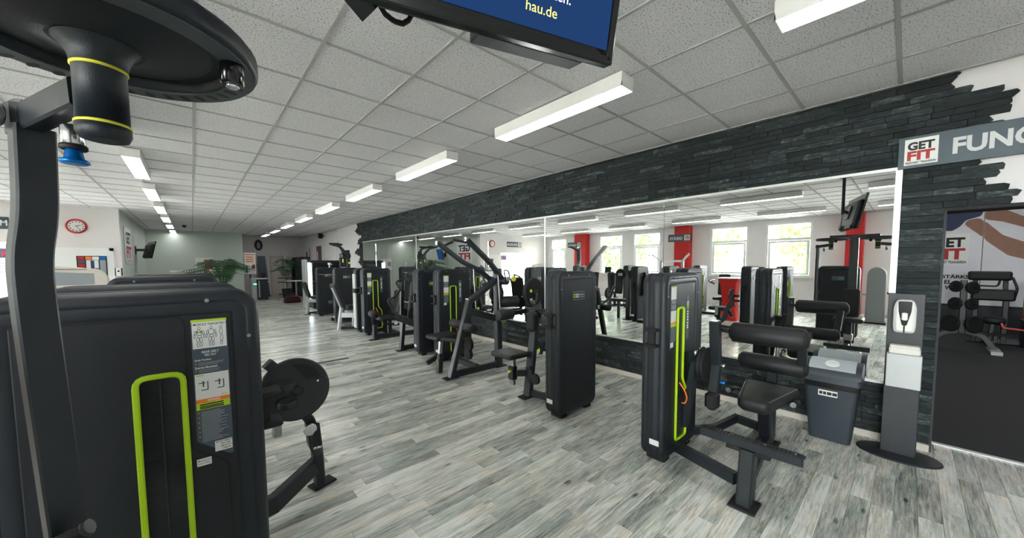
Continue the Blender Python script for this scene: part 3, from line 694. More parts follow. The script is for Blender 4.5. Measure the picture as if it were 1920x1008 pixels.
for i in range(26): box((2.60, 0.385+i*0.0205, 0.4205), (0.05, 0.006, 0.003), 0, mb=mb)
t.part('grip_rib', mb, 'rubber', fb)
mb = MB()
for yy in (0.40, 0.55, 0.73, 0.88): lathe([(0.006, 0), (0.004, 0.003)], (2.60, yy, 0.4215), (0, 0, 1), 8, mb)
t.part('screw', mb, 'chrome', fb)
t.part('end_plate', box((2.60, 0.356, 0.392), (0.07, 0.006, 0.05), 0.002), 'chrome', fb)
t.part('bar_clamp', bar([(2.60, 0.52, 0.35), (2.60, 0.76, 0.35)], 0.05, 0.035), 'rubber')
t.part('seat_post', bar([(3.58, 0.75, 0.01), (3.46, 0.745, 0.44)], 0.11, 0.09, up=(0, 1, 0)), 'metal'); t.part('foot_plate', footplate((3.60, 0.75), 0, (0.18, 0.16)), 'rubber')
t.part('rear_post', bar([(3.74, 0.76, 0.02), (3.72, 0.76, 0.72)], 0.07, 0.07), 'metal')
so = closed_rr([(0.0, -0.10), (0.52, -0.19), (0.58, -0.18), (0.58, 0.18), (0.52, 0.19), (0.0, 0.10)], 0.05, 4)
t.part('seat', slab(so, (3.05, 0.735, 0.43), (1, 0, 0), (0, 1, 0), [(0.03, 0), (0.006, 0.02), (0, 0.035), (0, 0.075), (0.008, 0.092), (0.03, 0.10)], smooth=True), 'pad')
for s in (-1, 1): t.part('seat_seam', sweep(MB(), [(3.08, 0.735+s*0.096, 0.531), (3.58, 0.735+s*0.178, 0.531)], rectprof(0.003, 0.002, 0.0005)), 'greyprint')
for s, yy in ((-1, 0.545), (1, 0.985)):
    h_ = t.part('handle', tube(fillet([(3.60, 0.735+s*0.12, 0.40), (3.60, yy, 0.42), (3.50, yy, 0.455), (3.36, yy, 0.465)], 0.06), 0.016, 10), 'metal')
    t.part('grip', cyl((3.36, yy, 0.465), (3.46, yy, 0.46), 0.021, 14, 0.003), 'rubber', h_); t.part('grip_end', cyl((3.352, yy, 0.4655), (3.362, yy, 0.465), 0.0205, 14, 0.002), 'chrome', h_)
roller(t, (3.47, 0.93, 0.727), (3.47, 0.495, 0.727), 0.068)
roller(t, (3.17, 0.915, 1.005), (3.17, 0.455, 1.005), 0.078)
t.part('roller_bracket', bar([(3.72, 0.72, 0.70), (3.47, 0.72, 0.727)], 0.05, 0.06), 'metal')
t.part('roller_bracket', bar([(3.30, 0.50, 0.99), (3.42, 0.51, 0.78)], 0.06, 0.05), 'metal')
arm = t.part('lever_arm', bar([(3.04, 1.0, 1.09), (3.09, 1.0, 0.74)], 0.055, 0.075, up=(0, 1, 0)), 'metal')
t.part('lever_arm', bar([(3.095, 1.0, 0.75), (3.045, 1.0, 0.52)], 0.05, 0.07, up=(0, 1, 0)), 'metal')
t.part('arm_cap', box((3.038, 1.0, 1.094), (0.074, 0.054, 0.008), 0.002), 'chrome', arm)
t.part('roller_axle', tube([(3.07, 1.0, 1.04), (3.17, 0.98, 1.01), (3.17, 0.90, 1.005)], 0.018, 10), 'metal')
t.part('counter_pad', box((3.03, 1.0, 0.46), (0.11, 0.09, 0.14), 0.022), 'pad')
t.part('cam_disc', pulley((3.02, 1.06, 0.74), (0, 1, 0), 0.14, 0.05), 'rubber'); t.part('pivot_bolt', cyl((3.11, 0.94, 0.73), (3.11, 0.98, 0.73), 0.016, 12, 0.003), 'chrome')
t.part('adjust_pin', cyl((3.09, 0.93, 0.60), (3.09, 0.985, 0.60), 0.012, 12, 0.002), 'blue')
t.part('pivot_bracket', bar([(3.00, 1.20, 0.20), (3.02, 1.13, 0.78)], 0.09, 0.05), 'metal'); t.part('pivot_bracket', bar([(2.92, 1.16, 0.80), (3.06, 1.06, 0.80)], 0.06, 0.07), 'metal')
for x_ in (2.93, 3.03): t.part('bolt', cyl((x_, 1.10, 0.82), (x_, 1.10, 0.86), 0.016, 10, 0.004), 'chrome')

# --- lateral raise machine
t = Thing('lateral_raise_machine', 'black lateral raise machine with a plain logo tower and small seat', 'gym machine', (2.92, 2.42, 0), PI, GRP_R)
tower(t, 1)
t.part('upright', bar([(2.86, 2.92, 0.01), (2.99, 2.92, 0.92)], 0.07, 0.10, up=(0, 1, 0)), 'metal'); t.part('foot_plate', footplate((2.85, 2.92), 0, (0.2, 0.12)), 'rubber')
t.part('base_beam', bar([(2.88, 2.92, 0.05), (2.95, 2.40, 0.05)], 0.06, 0.07), 'metal')
t.part('seat', cushion(0.30, 0.36, 0.055, 0.03, (2.72, 3.08, 0.475), (1, 0, 0), (0, 1, 0)), 'pad')
sp = t.part('seat_post', bar([(2.74, 3.05, 0.14), (2.745, 3.05, 0.48)], 0.045, 0.06, up=(0, 1, 0)), 'steel')
t.part('post_sleeve', box((2.74, 3.05, 0.28), (0.075, 0.09, 0.16), 0.008), 'metal'); t.part('release_knob', cyl((2.70, 3.04, 0.31), (2.66, 3.03, 0.31), 0.016, 12, 0.003), 'yellow')
t.part('seat_arm', bar([(2.75, 3.04, 0.27), (2.90, 2.93, 0.27)], 0.05, 0.07), 'metal'); t.part('seat_arm', bar([(2.84, 3.02, 0.47), (2.95, 2.93, 0.5)], 0.05, 0.05), 'metal')
for z in (0.35, 0.21): t.part('bolt', cyl((2.86, 2.86, z), (2.82, 2.85, z), 0.02, 10, 0.004), 'rubber')
t.part('cam_disc', cyl((2.86, 2.80, 1.235), (2.86, 2.85, 1.235), 0.155, 30, 0.012), 'rubber'); t.part('disc_hub', cyl((2.86, 2.775, 1.235), (2.86, 2.80, 1.235), 0.03, 14, 0.004), 'metal'); t.part('hub_ring', cyl((2.77, 2.765, 1.25), (2.77, 2.775, 1.25), 0.018, 14, 0.002), 'yellow')
t.part('pivot_shaft', cyl((2.86, 2.45, 1.0), (2.86, 2.95, 1.0), 0.05, 16, 0.008), 'metal')
t.part('cross_tube', bar([(2.72, 2.75, 0.99), (3.0, 2.75, 0.99)], 0.07, 0.09), 'metal')
t.part('side_bracket', box((2.625, 2.40, 0.98), (0.09, 0.12, 0.13), 0.02), 'metal')
t.part('arm_pad', cushion(0.13, 0.22, 0.11, 0.05, (2.70, 2.74, 0.93), (1, 0, 0), (0, 0, 1)), 'pad')
t.part('arm_pad', cyl((2.42, 2.92, 1.0), (2.62, 2.92, 1.0), 0.06, 18, 0.012), 'pad'); t.part('pad_arm', bar([(2.60, 2.92, 1.0), (2.86, 2.90, 1.02)], 0.03, 0.05), 'metal')
h_ = t.part('handle', tube(fillet([(2.86, 2.77, 1.22), (2.80, 2.73, 1.14), (2.72, 2.70, 1.10)], 0.03), 0.014, 8), 'metal'); t.part('grip', cyl((2.75, 2.715, 1.11), (2.69, 2.69, 1.17), 0.018, 10, 0.003), 'steel', h_)
_p = t.part('cable_pulley', pulley((2.76, 2.62, 0.62), (1, -0.6, 0), 0.05, 0.03), 'rubber'); t.part('pulley_hub', cyl((2.745, 2.611, 0.62), (2.735, 2.605, 0.62), 0.026, 14, 0.003), 'lime', _p); t.part('cable', tube([(2.74, 2.66, 0.64), (2.80, 2.80, 1.1)], 0.003, 6), 'rubber')
t.part('cable_pulley', pulley((2.72, 2.66, 0.30), (1, 0, 0), 0.06, 0.03), 'rubber')

# --- pulldown machine with raised arms
t = Thing('lat_pulldown_machine', 'black pulldown machine with two long raised arms and knee rollers', 'gym machine', (3.15, 4.87, 0), 0, GRP_R)
tower(t, -1)
t.part('base_beam', bar([(2.58, 4.10, 0.045), (3.45, 4.10, 0.045)], 0.06, 0.09), 'metal'); t.part('base_beam', bar([(3.02, 4.88, 0.06), (3.02, 4.13, 0.06)], 0.06, 0.08), 'metal')
t.part('base_beam', bar([(2.60, 4.84, 0.05), (2.80, 4.86, 0.12), (3.3, 4.86, 0.12)], 0.05, 0.07), 'metal')
t.part('front_post', bar([(2.555, 4.10, 0.01), (2.875, 4.10, 1.06)], 0.07, 0.09, up=(0, 1, 0)), 'metal'); t.part('post_cap', box((2.876, 4.10, 1.064), (0.10, 0.07, 0.008), 0.002), 'chrome'); t.part('foot_plate', footplate((2.55, 4.10), 0, (0.2, 0.12)), 'rubber')
t.part('rear_post', bar([(3.40, 4.10, 0.01), (3.38, 4.10, 1.48)], 0.09, 0.10, up=(0, 1, 0)), 'metal'); t.part('foot_plate', footplate((3.42, 4.10), 0, (0.2, 0.12)), 'rubber')
t.part('diagonal_beam', bar([(2.86, 4.10, 1.02), (3.40, 4.10, 1.34)], 0.07, 0.11, up=(0, 1, 0)), 'metal')
t.part('pivot_shaft', cyl((3.42, 3.92, 1.30), (3.42, 4.32, 1.30), 0.06, 18, 0.01), 'metal')
t.part('pivot_bolt', cyl((3.36, 4.34, 1.27), (3.30, 4.37, 1.27), 0.035, 12, 0.005), 'steel'); t.part('pivot_bolt', cyl((3.42, 3.91, 1.33), (3.42, 3.88, 1.33), 0.035, 12, 0.005), 'steel'); t.part('pivot_ring', cyl((3.52, 3.90, 1.33), (3.52, 3.87, 1.33), 0.04, 16, 0.004), 'yellow')
for (pts, hh) in (([(2.72, 4.66, 1.86), (3.02, 4.42, 1.56), (3.22, 4.32, 1.46), (3.42, 4.26, 1.28)], (2.95, 4.70, 1.92)), ([(2.76, 3.98, 1.88), (3.15, 3.99, 1.58), (3.42, 4.00, 1.30)], (2.60, 4.12, 1.91))):
    a = t.part('pull_arm', bar(fillet(pts, 0.1), 0.05, 0.085, up=(0, 1, 0)), 'metal'); p = Vector(pts[0]); d = (p-Vector(pts[1])).normalized()
    t.part('arm_cap', box(p+d*0.004, (0.06, 0.05, 0.06), 0.004), 'chrome', a)
    t.part('handle', tube([p-d*0.08, Vector(hh)-d*0.05], 0.017, 10), 'rubber', a)
    mid = Vector(pts[1])*0.4+Vector(pts[2])*0.6; t.part('link_rod', tube([mid, mid+Vector((0.0, -0.05, -0.62))], 0.010, 8), 'steel'); t.part('rod_joint', cyl(mid-Vector((0, 0.03, 0)), mid+Vector((0, 0.03, 0)), 0.028, 12, 0.004), 'steel')
t.part('cross_link', bar([(2.98, 4.30, 0.86), (3.36, 4.12, 0.74)], 0.05, 0.10), 'metal'); t.part('link_knob', cyl((3.10, 4.20, 0.90), (3.08, 4.17, 0.90), 0.018, 14, 0.004), 'lime')
t.part('pulley_hub', pulley((3.44, 4.03, 0.72), (0, 1, 0), 0.03, 0.03), 'lime'); t.part('pulley_guard', pulley((3.46, 4.05, 0.72), (0, 1, 0), 0.065, 0.02), 'steel')
roller(t, (3.42, 4.05, 0.98), (3.68, 3.98, 0.98), 0.085)
t.part('weight_horn', pulley((3.45, 4.2, 1.1), (0, 1, 0), 0.13, 0.05), 'rubber')
roller(t, (2.79, 4.42, 0.70), (2.79, 4.12, 0.69), 0.062); roller(t, (2.77, 4.06, 0.685), (2.77, 3.86, 0.68), 0.062)
t.part('roller_axle', cyl((2.78, 4.12, 0.69), (2.78, 4.06, 0.687), 0.045, 14), 'white')
t.part('seat', cushion(0.42, 0.34, 0.06, 0.03, (2.70, 4.52, 0.47), (1, 0, 0), (0, 1, 0)), 'pad'); t.part('seat_arm', tube([(2.56, 4.38, 0.49), (2.80, 4.14, 0.46)], 0.03, 10), 'metal')
t.part('seat_post', bar([(2.57, 4.42, 0.20), (2.60, 4.42, 0.47)], 0.05, 0.05, up=(0, 1, 0)), 'steel'); t.part('post_sleeve', bar([(2.56, 4.42, 0.01), (2.585, 4.42, 0.28)], 0.075, 0.075, up=(0, 1, 0)), 'metal'); t.part('release_knob', cyl((2.53, 4.40, 0.20), (2.51, 4.39, 0.20), 0.016, 10, 0.002), 'brass')
t.part('cable_pulley', pulley((2.92, 4.2, 0.40), (1, 0, 0), 0.10, 0.05), 'rubber'); t.part('cable_pulley', pulley((2.93, 4.22, 0.25), (1, 0, 0), 0.085, 0.05), 'rubber')

# --- chest press behind it
t = Thing('chest_press_machine', 'black chest press with bent handlebars and an upright back pad', 'gym machine', (3.08, 5.62, 0), PI, GRP_R)
tower(t, 1)
t.part('front_leg', bar([(2.74, 6.05, 0.01), (2.80, 6.05, 0.60)], 0.06, 0.09, up=(0, 1, 0)), 'metal'); t.part('foot_plate', footplate((2.74, 6.05), 0, (0.18, 0.11)), 'rubber')
t.part('base_beam', bar([(2.76, 6.05, 0.05), (3.55, 6.05, 0.05)], 0.06, 0.08), 'metal'); t.part('base_beam', bar([(3.1, 6.05, 0.05), (3.1, 5.60, 0.05)], 0.06, 0.08), 'metal')
t.part('press_arm', bar([(2.66, 6.02, 0.62), (3.02, 5.86, 0.45), (3.12, 5.64, 0.42)], 0.05, 0.12), 'metal')
t.part('press_arm', tube(fillet([(2.70, 6.02, 0.60), (2.50, 6.02, 0.93), (2.72, 6.25, 0.95), (2.86, 6.30, 1.08)], 0.05), 0.022, 10), 'metal')
t.part('press_arm', tube(fillet([(2.86, 6.30, 1.08), (2.80, 6.35, 1.22), (3.0, 6.40, 1.30), (3.05, 6.30, 1.24)], 0.05), 0.020, 10), 'metal')
t.part('press_arm', tube(fillet([(3.02, 6.45, 1.05), (3.08, 6.50, 1.38), (3.35, 6.35, 1.40), (3.28, 6.35, 1.12)], 0.05), 0.018, 10), 'metal')
t.part('handle', tube(fillet([(2.86, 5.96, 0.46), (2.88, 5.98, 0.76), (3.05, 5.94, 0.80), (3.18, 5.94, 0.78)], 0.06), 0.024, 10), 'rubber')
t.part('back_post', bar([(2.86, 6.28, 0.30), (2.90, 6.30, 1.22)], 0.06, 0.07, up=(0, 1, 0)), 'metal')
rot = Matrix.Rotation(-0.25, 3, 'Y')
t.part('back_pad', cushion(0.30, 0.72, 0.09, 0.06, (3.05, 6.20, 0.88), (0.85, 0.5, 0.0), (0.12, 0, 1)), 'pad')
t.part('seat', cushion(0.38, 0.34, 0.07, 0.05, (3.20, 6.25, 0.44), (1, 0, 0), (0, 1, 0)), 'pad'); t.part('seat_post', bar([(3.2, 6.25, 0.02), (3.2, 6.25, 0.44)], 0.07, 0.07), 'metal')
t.part('counter_disc', pulley((2.98, 6.42, 0.62), (0, 1, 0), 0.09, 0.05), 'rubber')

# --- leg press / calf machine with its lime tower
t = Thing('leg_extension_machine', 'black seated leg machine with a round ankle pad and lime slotted tower', 'gym machine', (3.045, 7.86, 0), 0, GRP_R)
tower(t, -1)
t.part('front_post', bar([(2.745, 7.30, 0.01), (2.75, 7.30, 0.30)], 0.08, 0.08), 'metal'); t.part('foot_plate', footplate((2.72, 7.30), 0, (0.18, 0.12)), 'rubber'); t.part('base_beam', bar([(2.76, 7.30, 0.06), (3.65, 7.30, 0.06)], 0.06, 0.09), 'metal')
t.part('base_beam', bar([(3.3, 7.30, 0.06), (3.3, 7.88, 0.06)], 0.06, 0.08), 'metal')
roller(t, (2.76, 7.26, 0.52), (2.76, 7.50, 0.53), 0.075); t.part('roller_arm', bar([(2.76, 7.45, 0.52), (2.80, 7.5, 0.22)], 0.05, 0.06), 'metal')
t.part('seat', cushion(0.46, 0.40, 0.09, 0.05, (3.12, 7.50, 0.36), (1, 0, 0), (0, 1, 0)), 'pad'); t.part('seat_post', bar([(3.1, 7.40, 0.05), (3.1, 7.40, 0.37)], 0.08, 0.08), 'metal')
t.part('back_pad', cushion(0.36, 0.55, 0.09, 0.05, (3.38, 7.50, 0.70), (0, -1, 0), (0.2, 0, 1)), 'pad')
t.part('linkage', bar([(2.95, 7.36, 0.30), (3.28, 7.32, 0.26)], 0.05, 0.05), 'metal'); t.part('adjust_pin', cyl((3.16, 7.33, 0.36), (3.16, 7.28, 0.36), 0.014, 10, 0.002), 'blue'); t.part('caution_label', box((3.20, 7.293, 0.30), (0.07, 0.003, 0.06), 0), 'white')
# --- silver framed adductor press
t = Thing('seated_press_machine', 'silver framed seated machine with a reclined black back pad', 'gym machine', (3.045, 8.50, 0), PI, GRP_R)
tower(t, 1, clip=False)
t.part('side_column', bar([(2.745, 8.40, 0.12), (2.745, 8.40, 1.34)], 0.07, 0.16), 'metal_grey'); t.part('column_clip', box((2.735, 8.38, 0.96), (0.08, 0.17, 0.10), 0.01), 'rubber')
t.part('front_leg', bar([(2.53, 8.98, 0.01), (2.60, 8.95, 0.56)], 0.07, 0.09, up=(0, 1, 0)), 'metal_grey'); t.part('foot_plate', footplate((2.53, 8.98), 0, (0.16, 0.11)), 'metal_grey')
t.part('back_frame', bar([(2.60, 8.95, 0.55), (2.42, 8.95, 1.02)], 0.06, 0.07, up=(0, 1, 0)), 'metal_grey'); t.part('seat_rail', bar([(2.58, 8.95, 0.36), (2.80, 8.80, 0.36), (2.83, 8.48, 0.34)], 0.06, 0.12), 'metal_grey')
t.part('back_pad', cushion(0.34, 0.60, 0.09, 0.05, (2.56, 8.95, 0.84), (0, -1, 0), (-0.36, 0, 1)), 'pad')
t.part('seat', cushion(0.36, 0.36, 0.09, 0.05, (2.82, 8.90, 0.50), (1, 0, 0), (0, 1, 0)), 'pad'); t.part('seat_carriage', box((2.82, 8.88, 0.45), (0.34, 0.20, 0.06), 0.015), 'metal_grey')
t.part('linkage', bar([(2.66, 8.93, 0.10), (3.0, 8.7, 0.10)], 0.05, 0.06), 'metal'); t.part('knee_arm', bar([(2.78, 8.75, 0.10), (2.79, 8.75, 0.42)], 0.04, 0.04), 'metal_grey')
t.part('base_beam', bar([(2.55, 8.97, 0.05), (3.0, 8.8, 0.05), (3.05, 8.48, 0.05)], 0.06, 0.07), 'metal')
# --- plain tower with overhead arms
t = Thing('shoulder_press_machine', 'black shoulder press with forked overhead arms and plain logo tower', 'gym machine', (3.06, 10.19, 0), PI, GRP_R)
tower(t, 1)
t.part('upright', bar([(3.30, 10.60, 0.01), (3.28, 10.60, 1.96)], 0.10, 0.12), 'metal'); t.part('mast_box', box((3.20, 10.60, 1.62), (0.28, 0.10, 0.26), 0.01), 'metal'); t.part('lime_dial', cyl((3.30, 10.535, 1.60), (3.30, 10.525, 1.60), 0.025, 14), 'lime'); t.part('lime_dial', box((3.14, 10.545, 1.66), (0.03, 0.01, 0.10), 0.003), 'yellow')
t.part('pivot_block', box((3.22, 10.60, 1.80), (0.26, 0.20, 0.16), 0.03), 'metal')
for s, x0 in ((0, 2.82), (1, 2.98)):
    a = t.part('overhead_arm', bar(fillet([(3.26, 10.45+s*0.3, 1.80), (3.02+0.12*s, 10.45+s*0.3, 2.06), (x0, 10.40+s*0.3, 2.10)], 0.05), 0.06, 0.075, up=(0, 1, 0)), 'metal')
    t.part('handle', cyl((x0-0.06, 10.36+s*0.3, 2.11), (x0+0.22, 10.50+s*0.3, 2.12), 0.028, 10, 0.004), 'rubber', a)
t.part('base_beam', bar([(2.80, 10.60, 0.05), (3.4, 10.60, 0.05)], 0.07, 0.08), 'metal'); t.part('base_beam', bar([(3.1, 10.60, 0.05), (3.1, 10.2, 0.05)], 0.06, 0.08), 'metal')
t.part('seat', cushion(0.36, 0.36, 0.08, 0.05, (2.95, 10.60, 0.48), (1, 0, 0), (0, 1, 0)), 'pad'); t.part('seat_post', bar([(2.95, 10.6, 0.04), (2.95, 10.6, 0.48)], 0.08, 0.08), 'metal')
t.part('back_pad', cushion(0.34, 0.62, 0.08, 0.05, (3.20, 10.60, 0.92), (0, -1, 0), (0.12, 0, 1)), 'pad')
t.part('step_post', bar([(2.78, 9.86, 0.01), (2.78, 9.86, 0.30)], 0.05, 0.05), 'metal'); t.part('step_pad', box((2.80, 9.88, 0.31), (0.20, 0.14, 0.03), 0.008), 'rubber'); t.part('step_beam', bar([(2.78, 9.88, 0.05), (2.90, 10.02, 0.05)], 0.05, 0.05), 'metal')
# --- last tower of the row
t = Thing('abdominal_machine', 'farthest black machine of the right row with a reclined bench in front of the cooler', 'gym machine', (3.07, 12.02, 0), PI, GRP_R)
tower(t, 1)
t.part('front_leg', bar([(2.64, 12.55, 0.01), (2.67, 12.52, 0.62)], 0.07, 0.08, up=(0, 1, 0)), 'metal_grey'); t.part('foot_plate', footplate((2.64, 12.55), 0, (0.16, 0.11)), 'rubber')
t.part('back_frame', bar([(2.68, 12.5, 0.58), (2.57, 12.5, 0.98)], 0.06, 0.06, up=(0, 1, 0)), 'metal'); t.part('back_pad', cushion(0.32, 0.50, 0.09, 0.05, (2.66, 12.5, 0.80), (0, -1, 0), (-0.3, 0, 1)), 'pad')
t.part('seat', cushion(0.34, 0.34, 0.08, 0.05, (2.86, 12.45, 0.50), (1, 0, 0), (0, 1, 0)), 'pad'); t.part('seat_rail', bar([(2.66, 12.52, 0.44), (2.92, 12.40, 0.42), (3.0, 12.0, 0.4)], 0.06, 0.10), 'metal_grey'); t.part('base_beam', bar([(2.65, 12.54, 0.05), (3.05, 12.4, 0.05), (3.05, 12.0, 0.05)], 0.06, 0.07), 'metal')
t.part('rail_bar', tube([(2.80, 11.79, 1.26), (3.30, 11.79, 1.26)], 0.012, 8), 'chrome')
# ------------------------------------------------------------------ left row, nearest the camera
t = Thing('rear_delt_tower_machine', 'large black weight tower in the left foreground with a muscle chart sticker', 'gym machine', (-0.138, 1.58, 0), 0, GRP_L)
tower(t, 1, sticker=2, badge=False, emblem=False)
stk = [c for c in t.o.children if c.name.startswith('sticker')][0]
XA, XB = 0.315-0.190, 0.315-0.095          # sticker edges in the tower's own frame
def lt(name, s, x, z, wd, ht, m, bold=0.0, it=0.0): t.part(name, text(s, (x, 0.0054, z), UX, UZ, wd, ht, 0.0, bold, it), m, stk, local=True)
lt('lettering', 'MUSCLE TARGETED', XA+0.006, 1.350, 0.083, 0.0075, 'ink', 0.02, 0.2)
lt('lettering', 'REAR DELT', XA+0.024, 1.2555, 0.046, 0.0075, 'white', 0.02, 0.2); lt('lettering', 'PEC FLY', XA+0.031, 1.2445, 0.032, 0.0075, 'white', 0.02, 0.2)
lt('lettering', 'Body Position', XA+0.006, 1.228, 0.042, 0.008, 'white', 0.02); lt('lettering', 'Exercise Movement', XA+0.006, 1.203, 0.058, 0.008, 'white', 0.02)
lt('lettering', 'WARNING', XA+0.032, 1.0875, 0.034, 0.008, 'white', 0.02)
for i, s in enumerate(('DO NOT REMOVE', 'THIS LABEL.', 'REPLACE IF', 'DAMAGED.')): lt('lettering', s, XB-0.005-(0.042, 0.030, 0.029, 0.024)[i], 0.9345-i*0.0085, (0.042, 0.030, 0.029, 0.024)[i], 0.0055, 'ink', 0.02)
mb = MB()
for z in [1.222, 1.218, 1.214]+[1.198, 1.194, 1.190]: quad((0, 0.0065, 0), UX, UZ, XA+0.014, z, XB-0.012-random.random()*0.02, z+0.0016, 0.0010, 0.0006, mb)
for i in range(20): quad((0, 0.0065, 0), UX, UZ, XA+0.014, 1.052-i*0.0054, XB-0.008-random.random()*0.03, 1.0541-i*0.0054, 0.0010, 0.0006, mb)
t.part('fine_print', mb, 'greyprint', stk, local=True)
mb = MB()
for z in (1.077, 1.070, 1.0645): quad((0, 0.0052, 0), UX, UZ, XA+0.012, z, XB-0.008-random.random()*0.02, z+0.004, 0.0004, 0.0003, mb)
t.part('fine_print', mb, 'ink', stk, local=True)
mb = MB()
for z in (1.219, 1.195)+tuple(1.05-i*0.0165 for i in range(6)): quad((0, 0.0065, 0), UX, UZ, XA+0.006, z, XA+0.010, z+0.004, 0.0010, 0.0006, mb)
t.part('bullet', mb, 'orange', stk, local=True)
mb = MB(); gm = MB()
def fig(cx, side=False):
    def ln(pts, r=0.0007): sweep(mb, [(cx+a, 0.0054, 1.310+b) for a, b in pts], rectprof(r*2, 0.0006, 0.0001), up=(0, 1, 0))
    def lp(c, rx, ry): sweep(mb, [(cx+c[0]+rx*math.cos(a), 0.0054, 1.310+c[1]+ry*math.sin(a)) for a in [2*PI*i/10 for i in range(10)]], rectprof(0.0012, 0.0006, 0.0001), up=(0, 1, 0), closed=True)
    lp((0, 0.031), 0.0035, 0.0045)
    if side:
        lp((0, 0.015), 0.004, 0.011); lp((0.001, -0.008), 0.0036, 0.012); lp((0.0, -0.024), 0.003, 0.007)
    else:
        lp((0, 0.016), 0.0075, 0.010); lp((0, 0.004), 0.006, 0.005)
        for s in (-1, 1): lp((s*0.0100, 0.016), 0.0024, 0.007); lp((s*0.0125, 0.004), 0.0019, 0.007); lp((s*0.0040, -0.008), 0.0034, 0.009); lp((s*0.0042, -0.024), 0.0026, 0.008)
fig(XA+0.021); fig(XA+0.052); fig(XA+0.078, True)
t.part('muscle_figure', mb, 'slateprint', stk, local=True)
for s in (-1, 1): slab([(XA+0.021+s*0.004+0.0036*math.cos(a), 1.328+0.004*math.sin(a)) for a in [2*PI*i/8 for i in range(8)]], (0, 0.0056, 0), UX, UZ, [(0, 0), (0, 0.0004)], gm)
t.part('muscle_patch', gm, 'greenprint', stk, local=True)
mb = MB()
for cx in (XA+0.026, XA+0.068):
    for (a0, z0, a1, z1) in ((-0.008, 1.128, 0.010, 1.131), (0.008, 1.128, 0.011, 1.158), (-0.014, 1.152, 0.004, 1.155), (-0.004, 1.140, 0.000, 1.160)): quad((0, 0.0065, 0), UX, UZ, cx+a0, z0, cx+a1, z1, 0.0014, 0.0006, mb)
t.part('movement_sketch', mb, 'slateprint', stk, local=True)
mb = MB(); quad((0, 0.0065, 0), UX, UZ, XA+0.006, 1.178, XA+0.026, 1.181, 0.0014, 0.0006, mb); quad((0, 0.0065, 0), UX, UZ, XB-0.026, 1.103, XB-0.006, 1.106, 0.0014, 0.0006, mb)
t.part('corner_mark', mb, 'lime', stk, local=True)
cp = t.part('caution_label', quad((0, 0.0080, 0), UX, UZ, XA-0.004, 0.868, XA+0.034, 0.893, 0.001, 0.001), 'white', local=True)
t.part('lettering', text('Max load of the', (XA-0.001, 0.0068, 0.883), UX, UZ, 0.032, 0.006, 0.0, 0.01), 'ink', cp, local=True); t.part('lettering', text('frame is 200kg', (XA-0.001, 0.0068, 0.873), UX, UZ, 0.031, 0.006, 0.0, 0.01), 'ink', cp, local=True)
# recessed line around the panel field
t.part('panel_groove', sweep(MB(), fillet([(-0.26, 0.0075, 1.385), (0.108, 0.0075, 1.385), (0.112, 0.0075, 0.93), (0.205, 0.0075, 0.862), (0.21, 0.0075, 0.30)], 0.03), rectprof(0.004, 0.003, 0.0008), up=(0, 1, 0)), 'rubber', local=True)
t.part('base_beam', bar([(-0.1, 1.60, 0.05), (-0.1, 1.36, 0.05)], 0.07, 0.08), 'metal')

# --- machine behind it, with the cup holder disc
t = Thing('arm_extension_machine', 'black machine with a round cup holder disc beside the aisle', 'gym machine', (-0.138, 2.37, 0), PI, GRP_L)
tower(t, -1)
C = Vector((0.43, 2.44, 0.805)); fn = Vector((-0.10, -1, 0.16)).normalized()
d_ = t.part('cup_disc', lathe([(0.168, 0.0), (0.182, 0.006), (0.186, 0.018), (0.182, 0.030), (0.172, 0.034), (0.160, 0.030)], C-fn*0.02, fn, 44), 'metal')
ux_, uy_, _ = frame(fn)
def onD(a, b, h=0.012): return C+ux_*a+uy_*b+fn*h
sg = -1 if ux_.x < 0 else 1
for a, b, r in ((-0.065*sg, 0.045, 0.056), (-0.055*sg, -0.055, 0.050)):
    p = onD(a, b, 0.010); q = Vector((p.x, p.y-0.062, p.z))
    t.part('cup_ring', lathe([(r, -0.02), (r, 0.02), (r-0.006, 0.02), (r-0.006, -0.02)], q, (0, 0, 1), 24, cap=False), 'shell', d_)
t.part('hub', cyl(onD(0.012*sg, -0.005, 0.01), onD(0.012*sg, -0.005, 0.04), 0.03, 18, 0.006), 'metal', d_)
t.part('disc_insert', slab([(0.150*math.cos(a), 0.150*math.sin(a)) for a in [PI*0.10+PI*0.42*i/10 for i in range(11)]]+[(0.06, 0.05)], C+fn*0.0115, ux_*sg, uy_*1.0, [(0, 0), (0, 0.004)]) if sg > 0 else slab([(0.150*math.cos(a), 0.150*math.sin(a)) for a in [PI*0.10+PI*0.42*i/10 for i in range(11)]]+[(0.06, 0.05)], C+fn*0.0115, uy_, -ux_, [(0, 0), (0, 0.004)]), 'rubber', d_)
t.part('screw', cyl(onD(0.12*sg, 0.03, 0.012), onD(0.12*sg, 0.03, 0.018), 0.006, 8), 'chrome', d_)
t.part('disc_bracket', bar([(0.30, 2.48, 0.98), (0.42, 2.50, 0.84)], 0.05, 0.06), 'metal')
t.part('support_arm', bar(fillet([(0.42, 2.47, 0.70), (0.515, 2.50, 0.58), (0.53, 2.53, 0.40), (0.57, 2.62, 0.30)], 0.05), 0.055, 0.085, up=(0, 1, 0)), 'metal')
t.part('chrome_cap', cyl((0.50, 2.44, 0.535), (0.50, 2.425, 0.535), 0.038, 20, 0.004), 'chrome')
gp = t.part('grip', cyl((0.535, 2.47, 0.55), (0.53, 2.40, 0.43), 0.026, 14, 0.005), 'rubber'); t.part('grip_end', cyl((0.53, 2.40, 0.43), (0.529, 2.393, 0.418), 0.024, 14, 0.003), 'chrome', gp)
t.part('leg', bar([(0.57, 2.62, 0.34), (0.60, 2.70, 0.02)], 0.06, 0.09, up=(0, 1, 0)), 'metal'); t.part('foot_plate', footplate((0.62, 2.72), 0.3, (0.16, 0.10)), 'rubber')
